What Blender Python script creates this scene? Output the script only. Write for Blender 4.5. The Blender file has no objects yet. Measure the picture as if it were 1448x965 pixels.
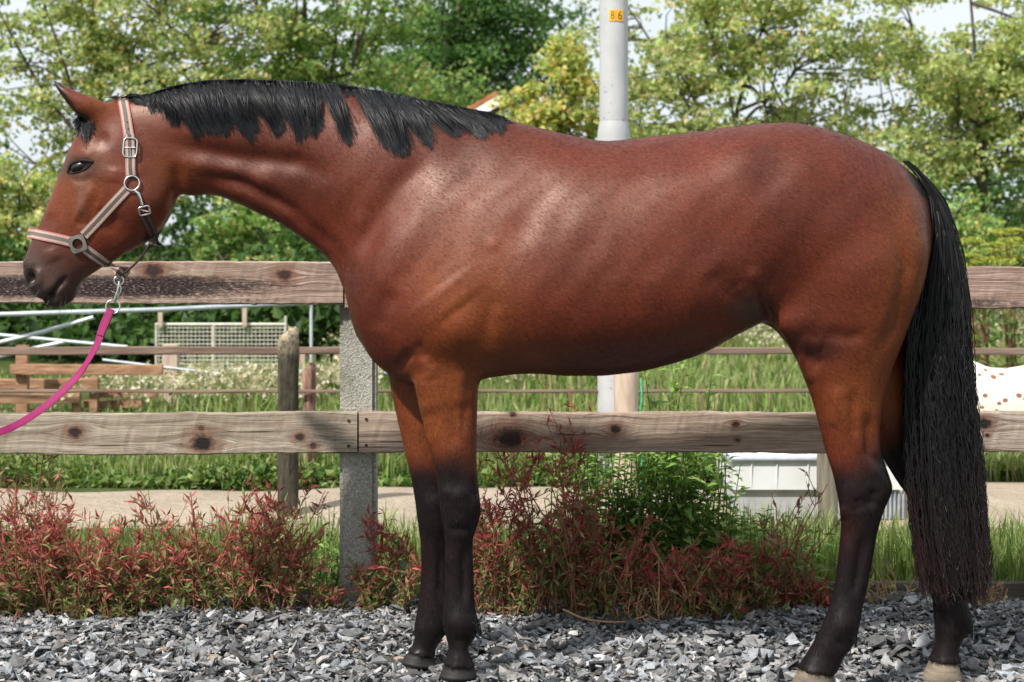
import bpy, bmesh, math, random
import numpy as np
from mathutils import Vector, Matrix
from mathutils.bvhtree import BVHTree
from mathutils import noise as mnoise

random.seed(7)
rng = np.random.default_rng(7)
SC = bpy.context.scene
COL = SC.collection
R = math.radians

# ------------------------------------------------------------------ camera, sky, sun, exposure
F, CX, HZ, CAMZ = 2400.0, 724.0, 344.0, 1.27        # focal length in photo pixels, horizon row, eye height
cam = bpy.data.cameras.new('camera')
cam.sensor_width = 36.0
cam.lens = 36.0 * F / 1448.0
cam.shift_y = -(482.5 - HZ) / 1448.0
cam.clip_start, cam.clip_end = 0.1, 2000
cam.dof.use_dof = True
cam.dof.focus_distance = 5.05
cam.dof.aperture_fstop = 5.6
cam_o = bpy.data.objects.new('camera', cam)
cam_o.location = (0, 0, CAMZ)
cam_o.rotation_euler = (R(90), 0, 0)
COL.objects.link(cam_o)
SC.camera = cam_o

SUN_EL, SUN_AZ = 47.0, -40.0       # elevation; degrees to the right of straight behind the camera
wd = bpy.data.worlds.new('World')
SC.world = wd
wd.use_nodes = True
wn = wd.node_tree
bg = wn.nodes['Background']
sky = wn.nodes.new('ShaderNodeTexSky')
sky.sky_type = 'NISHITA'
sky.sun_disc = False
sky.sun_elevation = R(SUN_EL)
sky.sun_rotation = R(180 - SUN_AZ)
sky.air_density, sky.dust_density = 1.0, 2.0
tc = wn.nodes.new('ShaderNodeTexCoord')
mp = wn.nodes.new('ShaderNodeMapping')
mp.inputs['Scale'].default_value = (1, 1, 2.2)
nz = wn.nodes.new('ShaderNodeTexNoise')
nz.inputs['Scale'].default_value = 2.2
nz.inputs['Detail'].default_value = 7
nz.inputs['Roughness'].default_value = 0.58
rp = wn.nodes.new('ShaderNodeValToRGB')
rp.color_ramp.elements[0].position, rp.color_ramp.elements[1].position = 0.30, 0.56
rp.color_ramp.elements[0].color = (.78, .78, .78, 1)
mx = wn.nodes.new('ShaderNodeMix')
mx.data_type = 'RGBA'
wn.links.new(tc.outputs['Generated'], mp.inputs['Vector'])
wn.links.new(mp.outputs['Vector'], nz.inputs['Vector'])
wn.links.new(nz.outputs['Fac'], rp.inputs['Fac'])
wn.links.new(rp.outputs['Color'], mx.inputs['Factor'])
wn.links.new(sky.outputs['Color'], mx.inputs['A'])
mx.inputs['B'].default_value = (6.5, 7.0, 7.4, 1)
wn.links.new(mx.outputs['Result'], bg.inputs['Color'])
bg.inputs['Strength'].default_value = 0.10

sun = bpy.data.lights.new('sun', 'SUN')
sun.energy = 4.4
sun.angle = R(2.0)
sun.color = (1.0, 0.95, 0.87)
sun_o = bpy.data.objects.new('sun', sun)
# vector pointing to the sun: behind the camera, a little to the right
sd = Vector((math.sin(R(SUN_AZ)) * math.cos(R(SUN_EL)), -math.cos(R(SUN_AZ)) * math.cos(R(SUN_EL)), math.sin(R(SUN_EL))))
sun_o.rotation_euler = sd.to_track_quat('Z', 'Y').to_euler()
sun_o.location = (3, -6, 12)
COL.objects.link(sun_o)
SC.view_settings.view_transform = 'Standard'
SC.view_settings.look = 'None'
SC.view_settings.exposure = 0.5
SC.view_settings.gamma = 1.0
SC.render.engine = 'CYCLES'
SC.cycles.max_bounces = 6
SC.cycles.transparent_max_bounces = 4

# ------------------------------------------------------------------ helpers
def P(px, py, Y):
    """photo pixel -> world point at distance Y"""
    return np.array([(px - CX) * Y / F, Y, CAMZ - (py - HZ) * Y / F])

def tag(o, label=None, cat=None, group=None, kind=None):
    if label: o['label'] = label
    if cat: o['category'] = cat
    if group: o['group'] = group
    if kind: o['kind'] = kind
    return o

def empty(name, loc=(0, 0, 0)):
    o = bpy.data.objects.new(name, None)
    o.empty_display_size = 0.1
    o.location = loc
    COL.objects.link(o)
    return o

def np_mesh(name, verts, faces, smooth=False, attrs=None):
    """faces: (n,k) int array or list of such arrays"""
    if not isinstance(faces, (list, tuple)): faces = [faces]
    me = bpy.data.meshes.new(name)
    verts = np.asarray(verts, dtype=np.float32)
    me.vertices.add(len(verts))
    me.vertices.foreach_set('co', verts.ravel())
    loops = np.concatenate([np.asarray(f, dtype=np.int32).ravel() for f in faces])
    tot = np.concatenate([np.full(len(f), f.shape[1], dtype=np.int32) for f in faces])
    start = np.concatenate([[0], np.cumsum(tot)[:-1]]).astype(np.int32)
    me.loops.add(len(loops)); me.loops.foreach_set('vertex_index', loops)
    me.polygons.add(len(tot))
    me.polygons.foreach_set('loop_start', start)
    me.polygons.foreach_set('loop_total', tot)
    me.polygons.foreach_set('use_smooth', np.full(len(tot), smooth, dtype=bool))
    me.update(calc_edges=True)
    for k, v in (attrs or {}).items():
        v = np.asarray(v, dtype=np.float32)
        if v.ndim == 2:
            if v.shape[1] == 3: v = np.hstack([v, np.ones((len(v), 1), np.float32)])
            a = me.attributes.new(k, 'FLOAT_COLOR', 'POINT'); a.data.foreach_set('color', v.ravel())
        else:
            a = me.attributes.new(k, 'FLOAT', 'POINT'); a.data.foreach_set('value', v)
    return me

def link(name, me, material=None, parent=None, loc=None):
    """world-space mesh -> object; with a parent the mesh keeps its world place"""
    o = bpy.data.objects.new(name, me)
    if material: 
        if not me.materials: me.materials.append(material)
    COL.objects.link(o)
    if loc is not None:            # recentre the data on its own origin
        me.transform(Matrix.Translation(-Vector(loc))); o.location = loc
    if parent:
        o.parent = parent
        p = parent; off = Vector((0, 0, 0))
        while p: off += p.location; p = p.parent
        o.location = o.location - off
    return o

def sub(parent, name, me, material): return link(name, me, material, parent)

class MB:
    """collects pieces into one mesh"""
    def __init__(s): s.v = []; s.f = {}; s.n = 0; s.c = []
    def add(s, v, f, col=None):
        v = np.asarray(v, float).reshape(-1, 3)
        for a in (f if isinstance(f, (list, tuple)) else [f]):
            a = np.asarray(a, dtype=np.int64)
            s.f.setdefault(a.shape[1], []).append(a + s.n)
        s.v.append(v); s.n += len(v)
        if col is not None:
            col = np.asarray(col, float)
            if col.ndim == 1: col = np.tile(col, (len(v), 1))
            s.c.append(col)
    def mesh(s, name, smooth=False):
        return np_mesh(name, np.vstack(s.v), [np.vstack(a) for a in s.f.values()], smooth, {'col': np.vstack(s.c)} if s.c else None)
    def box(s, a, b, col=None):
        (x0, y0, z0), (x1, y1, z1) = a, b
        v = [(x0,y0,z0),(x1,y0,z0),(x1,y1,z0),(x0,y1,z0),(x0,y0,z1),(x1,y0,z1),(x1,y1,z1),(x0,y1,z1)]
        f = np.array([(0,3,2,1),(4,5,6,7),(0,1,5,4),(1,2,6,5),(2,3,7,6),(3,0,4,7)])
        s.add(v, f, col)
    def tube(s, pts, rad, sides=8, cap=True, col=None):
        v, f = strands(np.asarray(pts, float)[None], np.broadcast_to(np.asarray(rad, float), (len(pts),))[None], sides)
        fs = [f]
        s.add(v, fs, col)
        if cap:
            K = len(pts)
            s.add(v[:sides], np.arange(sides)[::-1][None], col)
            s.add(v[(K-1)*sides:], np.arange(sides)[None], col)

def norm(v): return v / np.maximum(np.linalg.norm(v, axis=-1, keepdims=True), 1e-9)

def strands(P3, rad, sides=3):
    """P3 (S,K,3), rad (S,K) -> tube verts and quads"""
    S, K, _ = P3.shape
    T = np.empty_like(P3)
    T[:, 1:-1] = P3[:, 2:] - P3[:, :-2]; T[:, 0] = P3[:, 1] - P3[:, 0]; T[:, -1] = P3[:, -1] - P3[:, -2]
    T = norm(T)
    m = np.abs(T.mean(axis=1))                    # one reference per strand: no twisting
    ref = np.zeros((S, 3)); ref[np.arange(S), np.argmin(m, axis=1)] = 1
    A = norm(np.cross(T, np.broadcast_to(ref[:, None], T.shape)))
    B = np.cross(T, A)
    th = np.arange(sides) * 2 * np.pi / sides
    V = P3[:, :, None] + rad[:, :, None, None] * (A[:, :, None] * np.cos(th)[None, None, :, None] + B[:, :, None] * np.sin(th)[None, None, :, None])
    base = (np.arange(S) * K * sides)[:, None, None] + (np.arange(K - 1) * sides)[None, :, None]
    j = np.arange(sides)[None, None]; j2 = (j + 1) % sides
    Q = np.stack([base + j, base + j2, base + sides + j2, base + sides + j], axis=-1).reshape(-1, 4)
    return V.reshape(-1, 3), Q

def catmull(A, n):
    """A (m,d): n samples per segment"""
    A = np.asarray(A, float)
    E = np.vstack([2 * A[0] - A[1], A, 2 * A[-1] - A[-2]])
    out = []
    for i in range(1, len(E) - 2):
        p0, p1, p2, p3 = E[i-1], E[i], E[i+1], E[i+2]
        for k in range(n):
            t = k / n
            out.append(.5 * ((2*p1) + (-p0+p2)*t + (2*p0-5*p1+4*p2-p3)*t*t + (-p0+3*p1-3*p2+p3)*t**3))
    out.append(E[-2])
    return np.array(out)

def resample(A, n):
    A = np.asarray(A, float); d = np.concatenate([[0], np.cumsum(np.linalg.norm(np.diff(A, axis=0), axis=1))])
    t = np.linspace(0, d[-1], n)
    return np.stack([np.interp(t, d, A[:, k]) for k in range(A.shape[1])], axis=1)

def smooth01(a, b, x):
    t = np.clip((np.asarray(x, float) - a) / (b - a), 0, 1); return t * t * (3 - 2 * t)

def vnoise(P3, scale, seed=0.0):
    """cheap smooth numpy noise, about -1..1"""
    q = np.asarray(P3) * scale + seed
    r = 0
    for k, (a, b, c, ph) in enumerate([(1.0, .7, .3, .1), (-.6, 1.1, .8, 1.7), (.4, -.9, 1.2, 2.9), (1.7, .5, -1.3, 4.2), (-1.9, 1.6, .9, 5.1)]):
        r = r + np.sin(q[..., 0] * a + q[..., 1] * b + q[..., 2] * c + ph + 1.3 * np.sin(q[..., (k + 1) % 3] * .83 + ph * 2))
    return r / 3.0

# ------------------------------------------------------------------ material helpers
def srgb(r, g, b):
    return tuple(((c / 255) / 12.92 if c / 255 < .04045 else ((c / 255 + .055) / 1.055) ** 2.4) for c in (r, g, b)) + (1,)

class NT:
    def __init__(s, name):
        s.m = bpy.data.materials.new(name); s.m.use_nodes = True
        s.t = s.m.node_tree; s.b = s.t.nodes['Principled BSDF']; s.out = s.t.nodes['Material Output']
    def n(s, kind, **kw):
        x = s.t.nodes.new('ShaderNode' + kind)
        for k, v in kw.items():
            if hasattr(x, k) and k not in ('Scale',): setattr(x, k, v)
            else: x.inputs[k].default_value = v
        return x
    def l(s, a, b): s.t.links.new(a, b)
    def coord(s, scale=(1, 1, 1), which='Object'):
        c = s.n('TexCoord'); m = s.n('Mapping'); m.inputs['Scale'].default_value = scale
        s.l(c.outputs[which], m.inputs['Vector']); return m.outputs['Vector']
    def noise(s, vec, scale, detail=4, rough=.55, dist=0):
        x = s.n('TexNoise'); s.l(vec, x.inputs['Vector'])
        x.inputs['Scale'].default_value = scale; x.inputs['Detail'].default_value = detail
        x.inputs['Roughness'].default_value = rough; x.inputs['Distortion'].default_value = dist
        return x.outputs['Fac']
    def ramp(s, fac, stops):
        x = s.n('ValToRGB'); s.l(fac, x.inputs['Fac']); e = x.color_ramp.elements
        while len(e) < len(stops): e.new(.5)
        for i, (p, c) in enumerate(stops):
            e[i].position = p; e[i].color = c if len(c) == 4 else tuple(c) + (1,)
        return x.outputs['Color']
    def mix(s, fac, a, b, blend='MIX'):
        x = s.n('Mix'); x.data_type = 'RGBA'; x.blend_type = blend
        for v, k in ((fac, 'Factor'), (a, 'A'), (b, 'B')):
            if hasattr(v, 'links'): s.l(v, x.inputs[k])
            else: x.inputs[k].default_value = v
        return x.outputs['Result']
    def math(s, op, a, b=None):
        x = s.n('Math'); x.operation = op
        for i, v in enumerate((a, b)):
            if v is None: continue
            if hasattr(v, 'links'): s.l(v, x.inputs[i])
            else: x.inputs[i].default_value = v
        return x.outputs[0]
    def bump(s, h, strength=.3, dist=.01):
        x = s.n('Bump'); x.inputs['Strength'].default_value = strength; x.inputs['Distance'].default_value = dist
        s.l(h, x.inputs['Height']); s.l(x.outputs['Normal'], s.b.inputs['Normal'])
    def set(s, **kw):
        for k, v in kw.items():
            k = k.replace('_', ' ')
            if hasattr(v, 'links'): s.l(v, s.b.inputs[k])
            else: s.b.inputs[k].default_value = v
        return s.m

def m_plain(name, c1, c2, scale=20, rough=.6, spec=.4, metal=0, bump=.15, bd=.004, stretch=(1, 1, 1)):
    t = NT(name); v = t.coord(stretch); f = t.noise(v, scale, 6, .6)
    t.set(Base_Color=t.ramp(f, [(.3, c1), (.7, c2)]), Roughness=rough, Specular_IOR_Level=spec, Metallic=metal)
    t.bump(f, bump, bd); return t.m

def m_leaf(name, rough=.5, trans=.35, spec=.35):
    """colour from the leaf's own attribute, with light let through"""
    t = NT(name)
    a = t.n('Attribute', attribute_name='col')
    t.set(Base_Color=a.outputs['Color'], Roughness=rough, Specular_IOR_Level=spec)
    tr = t.n('BsdfTranslucent')
    bright = t.mix(1.0, a.outputs['Color'], (1.5, 1.5, .9, 1), 'MULTIPLY')
    t.l(bright, tr.inputs['Color'])
    ms = t.n('MixShader'); ms.inputs[0].default_value = trans
    t.l(t.b.outputs[0], ms.inputs[1]); t.l(tr.outputs[0], ms.inputs[2]); t.l(ms.outputs[0], t.out.inputs['Surface'])
    return t.m

MAT = {}
MAT['leaf'] = m_leaf('leaf', .55, .48, .3)
MAT['weed_leaf'] = m_leaf('weed_leaf', .6, .25, .25)
MAT['grass'] = m_leaf('grass_blade', .6, .35, .25)
MAT['bark'] = m_plain('bark', (.05, .04, .03), (.12, .10, .08), 12, .9, .2, bump=.8, bd=.03, stretch=(1, 1, .3))
MAT['stem'] = m_plain('stem', srgb(90, 60, 45), srgb(120, 95, 60), 30, .7)
MAT['steel'] = m_plain('steel', (.55, .55, .54), (.72, .72, .70), 60, .28, .5, 1, .05)
MAT['galvanised'] = m_plain('galvanised', (.42, .46, .50), (.60, .64, .68), 14, .5, .4, .35, .1)

def leaves(C, D, N, L, W, col, fancy=False, fold=.25, jag=False):
    """leaf blades: centre C, long axis D, normal N, size L x W -> verts, quads/tris, colours"""
    D = norm(D); S = norm(np.cross(D, N)); N = np.cross(S, D)
    L = np.asarray(L).reshape(-1, 1); W = np.asarray(W).reshape(-1, 1); n = len(C)
    b = C - D * L * .5; t = C + D * L * .5 - N * L * .12
    if not fancy:
        l = C - S * W * .5 + N * W * fold - D * L * .08; r = C + S * W * .5 + N * W * fold - D * L * .08
        V = np.stack([b, r, t, l], 1).reshape(-1, 3)
        i = np.arange(n)[:, None] * 4
        return V, i + np.array([[0, 1, 2, 3]]), np.repeat(col, 4, 0)
    m = C + N * L * .06
    l = C - S * W * .5 + N * (W * fold + L * .06) - D * L * .05; r = C + S * W * .5 + N * (W * fold + L * .06) - D * L * .05
    V = np.stack([b, r, t, l, m], 1).reshape(-1, 3)
    i = (np.arange(n) * 5)[:, None, None]
    Fc = (i + np.array([[0, 1, 4], [0, 4, 3], [4, 1, 2], [4, 2, 3]])[None]).reshape(-1, 3)
    return V, Fc, np.repeat(col, 5, 0)

def rand_dir(n, up=0.0):
    v = rng.normal(size=(n, 3)); v[:, 2] += up; return norm(v)

def pick(cols, wts, n, jit=.18):
    cols = np.array([c[:3] for c in cols]); k = rng.choice(len(cols), n, p=np.array(wts) / np.sum(wts))
    return cols[k] * (1 + rng.normal(size=(n, 1)) * jit).clip(.4, 1.8)


# ------------------------------------------------------------------ ground, path, gravel, grass
def ground_z(X, Y):
    X = np.asarray(X, float); Y = np.asarray(Y, float)
    z = -.06 * np.exp(-((X - 1.34) / .5) ** 2 - ((Y - 5.2) / .35) ** 2) - .02 * np.exp(-((X - .9) / .3) ** 2 - ((Y - 4.95) / .3) ** 2)
    z = z - .024 * smooth01(6.08, 5.98, Y)
    for hx_, hy_, hd_ in ((-.155, 4.93, .022), (-.28, 5.17, .042), (.88, 4.93, .036), (1.27, 5.13, .012)):      # hollows the hooves stand in
        z = z - hd_ * np.exp(-((X - hx_) / .13) ** 2 - ((Y - hy_) / .16) ** 2)
    z = z + .012 * np.sin(X * 3.1 + Y * 1.7) * np.exp(-(np.abs(X) / 6) ** 2)
    return z

def sheet(name, xs, ys, zf, material, kind='structure'):
    X, Y = np.meshgrid(xs, ys); Z = zf(X, Y)
    nx, ny = len(xs), len(ys)
    i = (np.arange(ny - 1)[:, None] * nx + np.arange(nx - 1)[None]).ravel()
    q = np.stack([i, i + 1, i + nx + 1, i + nx], 1)
    o = link(name, np_mesh(name, np.stack([X, Y, Z], -1).reshape(-1, 3), q, True), material)
    return tag(o, kind=kind)

t = NT('meadow_soil'); v = t.coord((1, 1, 1))
t.set(Base_Color=t.ramp(t.noise(v, 3, 8, .65), [(.3, (.035, .05, .015, 1)), (.55, (.06, .085, .025, 1)), (.75, (.11, .10, .05, 1))]), Roughness=.95, Specular_IOR_Level=.1)
t.bump(t.noise(v, 30, 6), .6, .03); MAT['soil'] = t.m
far = [-900, -300, -120, -60, -30, -15, -8]
xs = np.array(far + list(np.linspace(-5, 5, 101)) + [8, 15, 30, 60, 120, 300, 900])
ys = np.array([-40, -10, 0] + list(np.linspace(3, 7, 61)) + [8, 9, 10, 12, 15, 20, 30, 50, 90, 160, 300, 600, 1200])
tag(sheet('ground', xs, ys, ground_z, MAT['soil']), 'flat ground of soil and short grass', None)

t = NT('gravel_bed'); v = t.coord()
t.set(Base_Color=t.ramp(t.noise(v, 40, 6), [(.3, (.02, .02, .022, 1)), (.7, (.10, .095, .09, 1))]), Roughness=.9); t.bump(t.noise(v, 60, 5), .8, .02)
sheet('gravel_bed', np.linspace(-4.5, 4.5, 91), np.linspace(1.5, 6.08, 47), lambda X, Y: ground_z(X, Y) + .006, t.m)

t = NT('sand'); v = t.coord()
f = t.noise(v, 2.5, 8, .6)
t.set(Base_Color=t.mix(t.noise(v, 120, 3), t.ramp(f, [(.3, srgb(176, 160, 142)), (.65, srgb(205, 190, 172))]), srgb(150, 134, 118), 'MIX'), Roughness=.95, Specular_IOR_Level=.15)
t.bump(t.noise(v, 14, 8, .65), .9, .05); MAT['sand'] = t.m
xs = np.linspace(-9, 9, 181); U = np.linspace(0, 1, 21)
near = 7.42 - .13 * smooth01(-1, 2.2, xs) + .09 * np.sin(xs * 2.3) + .05 * np.sin(xs * 7.1 + 1)
farr = 8.72 + .25 * smooth01(.5, 2.5, xs) + .08 * np.sin(xs * 1.9 + 2) + .05 * np.sin(xs * 6.3)
X = np.tile(xs, (21, 1)); Y = near[None] + (farr - near)[None] * U[:, None]
Z = .006 + .035 * np.sin(U * np.pi)[:, None] * (1 + .5 * vnoise(np.stack([X, Y, X * 0], -1), 4.0))
i = (np.arange(20)[:, None] * 181 + np.arange(180)[None]).ravel()
tag(link('sand_path', np_mesh('sand_path', np.stack([X, Y, Z], -1).reshape(-1, 3), np.stack([i, i + 1, i + 182, i + 181], 1), True), MAT['sand']), kind='structure')

# ---- gravel: flat broken chips, heaped and tilted
def chips(n, x0, x1, y0, y1, smin, smax, zadd, seed):
    g = np.random.default_rng(seed)
    X = g.uniform(x0, x1, n); Y = g.uniform(y0, y1, n)
    s = smin + (smax - smin) * g.beta(1.3, 3.2, n)
    k = 6
    th = (np.arange(k)[None] * 2 * np.pi / k + g.uniform(-.42, .42, (n, k)) + g.uniform(0, 6.28, (n, 1)))
    r = s[:, None] * g.uniform(.40, 1.15, (n, k))
    el = g.uniform(.32, 1, n)
    px = np.cos(th) * r; py = np.sin(th) * r * el[:, None]
    bend = g.normal(0, 1, (n, 1)) * .55 / np.maximum(s[:, None], .004)
    pz = bend * (px ** 2) * .8 + g.normal(0, .10, (n, k)) * s[:, None]
    top = np.stack([px, py, pz], -1)
    ctr = np.stack([np.zeros(n), np.zeros(n), g.normal(0.12, .1, n) * s], -1)[:, None]
    th_ = np.clip(s * g.uniform(.12, .3, n), .0015, .007)[:, None, None] * np.array([0, 0, 1.0])
    bot = top * np.array([.92, .92, 1]) - th_
    L = np.concatenate([top, ctr, bot, ctr - th_], 1)          # 14 points
    a, b, c = g.uniform(0, 6.28, n), g.normal(0, .30, n), g.normal(0, .30, n)
    ca, sa, cb, sb, cc, sc = np.cos(a), np.sin(a), np.cos(b), np.sin(b), np.cos(c), np.sin(c)
    def rot(L, i, j, co, si):
        o = L.copy(); o[..., i] = L[..., i] * co[:, None] - L[..., j] * si[:, None]; o[..., j] = L[..., i] * si[:, None] + L[..., j] * co[:, None]; return o
    L = rot(rot(rot(L, 1, 2, cb, sb), 0, 2, cc, sc), 0, 1, ca, sa)
    base = ground_z(X, Y) + zadd + g.uniform(0, .022, n) + .010 * vnoise(np.stack([X, Y, X * 0], -1), 9.0)
    L += np.stack([X, Y, base], -1)[:, None]
    i = np.arange(n)[:, None] * (2 * k + 2)
    fs = []
    for q in range(k):
        w = (q + 1) % k
        fs += [i + np.array([[q, w, k]])]
    tri = np.concatenate(fs)
    quad = np.concatenate([i + np.array([[q, k + 1 + q, k + 1 + (q + 1) % k, (q + 1) % k]]) for q in range(k)])
    tone = g.choice([.05, .095, .155, .23, .31, .41], n, p=[.09, .17, .24, .25, .18, .07]) * g.uniform(.7, 1.3, n)
    warm = g.normal(0, .04, n)
    odd = g.random(n) < .012
    col = np.stack([tone * (1.0 + warm), tone * 1.005, tone * (1.035 - warm)], -1)
    col[odd] = np.array([.30, .24, .18]) * g.uniform(.6, 1.3, (odd.sum(), 1))
    return L.reshape(-1, 3), tri, quad, np.repeat(col, 2 * k + 2, 0)
m = MB()
for n, smin, smax, y0, y1, za, sdd in ((15000, .009, .040, 4.35, 6.03, .004, 1), (7000, .010, .048, 4.5, 5.95, .012, 2), (5000, .008, .03, 5.55, 6.02, .018, 3), (900, .03, .062, 4.6, 5.98, .016, 4)):
    v, tr_, qd, c = chips(int(n * 1.1), -2.45, 2.45, y0, y1, smin, smax, za, sdd)
    m.add(v, [tr_, qd], c)
t = NT('chip'); a = t.n('Attribute', attribute_name='col'); v = t.coord()
f = t.noise(v, 55, 6, .65)
t.set(Base_Color=t.mix(1.0, a.outputs['Color'], t.ramp(f, [(.25, (.55, .55, .55, 1)), (.7, (1.25, 1.25, 1.25, 1))]), 'MULTIPLY'), Roughness=.7, Specular_IOR_Level=.35)
t.bump(t.noise(v, 160, 5), .35, .004)
o = link('gravel', m.mesh('gravel'), t.m); tag(o, kind='stuff')
o['label'] = 'loose grey slate chips covering the yard'

# ---- timber edging board between gravel and grass
def plank_mesh(name, a, b, jit=.002, nx=40, nz=4, seed=0):
    """a box a..b with slightly worn long edges (front face subdivided)"""
    g = np.random.default_rng(seed)
    (x0, y0, z0), (x1, y1, z1) = a, b
    xs = np.linspace(x0, x1, nx + 1)
    ring = [(y0, z0, 1), (y0 - .0, z0 + (z1 - z0) * .04, 0)] 
    prof = [(y0 + .004, z0), (y0, z0 + .005), (y0, z0 + (z1 - z0) * .35), (y0, z0 + (z1 - z0) * .7), (y0, z1 - .005), (y0 + .004, z1), (y1 - .004, z1), (y1, z1 - .005), (y1, z0 + .005), (y1 - .004, z0)]
    k = len(prof)
    V = np.zeros((nx + 1, k, 3))
    wob_t = np.cumsum(g.normal(0, jit * .35, nx + 1)); wob_t -= np.linspace(wob_t[0], wob_t[-1], nx + 1)
    wob_b = np.cumsum(g.normal(0, jit * .35, nx + 1)); wob_b -= np.linspace(wob_b[0], wob_b[-1], nx + 1)
    for j, (y, z) in enumerate(prof):
        u = (z - z0) / (z1 - z0)
        V[:, j, 0] = xs; V[:, j, 1] = y + g.normal(0, jit * .3, nx + 1)
        V[:, j, 2] = z + wob_t * u + wob_b * (1 - u) + g.normal(0, jit * .25, nx + 1)
    i = (np.arange(nx)[:, None] * k + np.arange(k)[None]); i2 = np.arange(nx)[:, None] * k + (np.arange(k) + 1) % k
    q = np.stack([i, i + k, i2 + k, i2], -1).reshape(-1, 4)
    caps = np.array([np.arange(k)[::-1], np.arange(k) + nx * k])
    return np_mesh(name, V.reshape(-1, 3), [q, caps])
MAT['old_timber'] = m_plain('old_timber', (.06, .05, .042), (.15, .125, .10), 9, .9, .15, bump=.7, bd=.01, stretch=(.25, 1, 6))
e = link('edging_board', plank_mesh('edging_board', (.55, 6.10, -.05), (3.4, 6.14, .052), .003, 40, seed=3), MAT['old_timber'])
tag(e, 'low dark timber edging board between gravel and grass', 'edging board')

# ---- grass
def blades(n, xf, yf, hmin, hmax, cols, wts, wid=.004, lean=.35, zoff=0., seed=1, hfun=None):
    g = np.random.default_rng(seed)
    X = xf(g, n); Y = yf(g, n)
    h = g.uniform(hmin, hmax, n) * (1 if hfun is None else hfun(X, Y))
    a = g.uniform(0, 6.28, n); ln = np.abs(g.normal(0, lean, n))
    d = np.stack([np.cos(a), np.sin(a), np.zeros(n)], -1)
    b = np.stack([X, Y, ground_z(X, Y) + zoff], -1)
    w = np.stack([-np.sin(a + g.normal(0, .8, n)), np.cos(a), np.zeros(n)], -1) * (wid * g.uniform(.6, 1.5, n))[:, None]
    up = np.array([0, 0, 1.0])
    m1 = b + (up * .55 + d * (ln * .25)[:, None]) * h[:, None]
    tp = b + (up * (1 - .25 * ln)[:, None] + d * ln[:, None] * .9) * h[:, None]
    V = np.stack([b - w, b + w, m1 + w * .8, m1 - w * .8, tp], 1).reshape(-1, 3)
    i = np.arange(n)[:, None] * 5
    k = g.choice(len(cols), n, p=np.array(wts) / sum(wts))
    c = np.array([q[:3] for q in cols])[k] * g.uniform(.65, 1.35, (n, 1))
    return V, [i + np.array([[0, 1, 2, 3]]), i + np.array([[3, 2, 4]])], np.repeat(c, 5, 0)
G1, G2, G3, G4 = (.12, .19, .045), (.19, .26, .08), (.26, .29, .13), (.32, .27, .15)
U_ = lambda a, b: (lambda g, n: g.uniform(a, b, n))
m = MB()
m.add(*blades(20000, U_(-4, 4), lambda g, n: 6.12 + 1.35 * g.beta(1.2, 1.5, n), .05, .17, [G1, G2, G3, G4], [.3, .4, .2, .1], .003, .5, seed=11,
      hfun=lambda X, Y: .55 + .65 * smooth01(-.3, .6, vnoise(np.stack([X, Y, X * 0], -1), 1.6))))
m.add(*blades(5000, U_(.6, 3.4), lambda g, n: 6.2 + .75 * g.random(n), .10, .26, [G1, G2, G3], [.3, .5, .2], .0035, .45, seed=12))
m.add(*blades(1800, U_(-1.6, -.9), lambda g, n: 6.15 + .6 * g.random(n), .08, .20, [G1, G2, G3], [.4, .4, .2], .0035, .5, seed=13))
o = link('grass', m.mesh('grass'), MAT['grass']); tag(o, 'short bright green grass strip behind the front fence', kind='stuff')
# tall bank beyond the sand path
m = MB()
hpx = lambda X, Y: .16 + .62 * smooth01(190, 300, CX + F * X / Y)
hb = lambda X, Y: (.75 + .35 * vnoise(np.stack([X, Y, X * 0], -1), 1.3)).clip(.35, 1.4) 
m.add(*blades(26000, U_(-5.5, 5.5), lambda g, n: 8.95 + 2.2 * g.beta(1., 1.7, n), .10, .30, [G1, G2, G3, G4], [.25, .42, .25, .08], .0055, .4, seed=21, hfun=hb))
m.add(*blades(26000, U_(-9, 9), lambda g, n: 11 + 6 * g.beta(1., 1.2, n), .22, .46, [G1, G2, G3, G4], [.2, .42, .28, .10], .009, .4, seed=22, hfun=lambda X, Y: hb(X, Y) * hpx(X, Y)))
m.add(*blades(16000, U_(.5, 16), lambda g, n: 16 + 14 * g.random(n), .18, .34, [G1, G2, G3, G4], [.2, .35, .3, .15], .014, .4, seed=23, hfun=hb))
# broad-leaved ground cover on the near edge of the bank
n = 11000
C = np.stack([rng.uniform(-5, 5, n), 8.78 + .5 * rng.beta(1, 2, n) , np.zeros(n)], -1)
farx = 8.72 + .25 * smooth01(.5, 2.5, C[:, 0]); C[:, 1] = farx + .03 + .5 * rng.beta(1, 2, n)
C[:, 2] = rng.uniform(.0, .22, n) * (.6 + .5 * vnoise(C, 2.1)).clip(.2, 1.2)
m.add(*leaves(C, rand_dir(n, .1), rand_dir(n, 1.6), rng.uniform(.03, .07, n), rng.uniform(.02, .045, n), pick([G1, G2, G3, (.05, .11, .02)], [.35, .3, .1, .25], n)))
o = link('meadow_grass', m.mesh('meadow_grass'), MAT['grass']); tag(o, 'tall green meadow grass bank beyond the sand path', kind='stuff')
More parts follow.
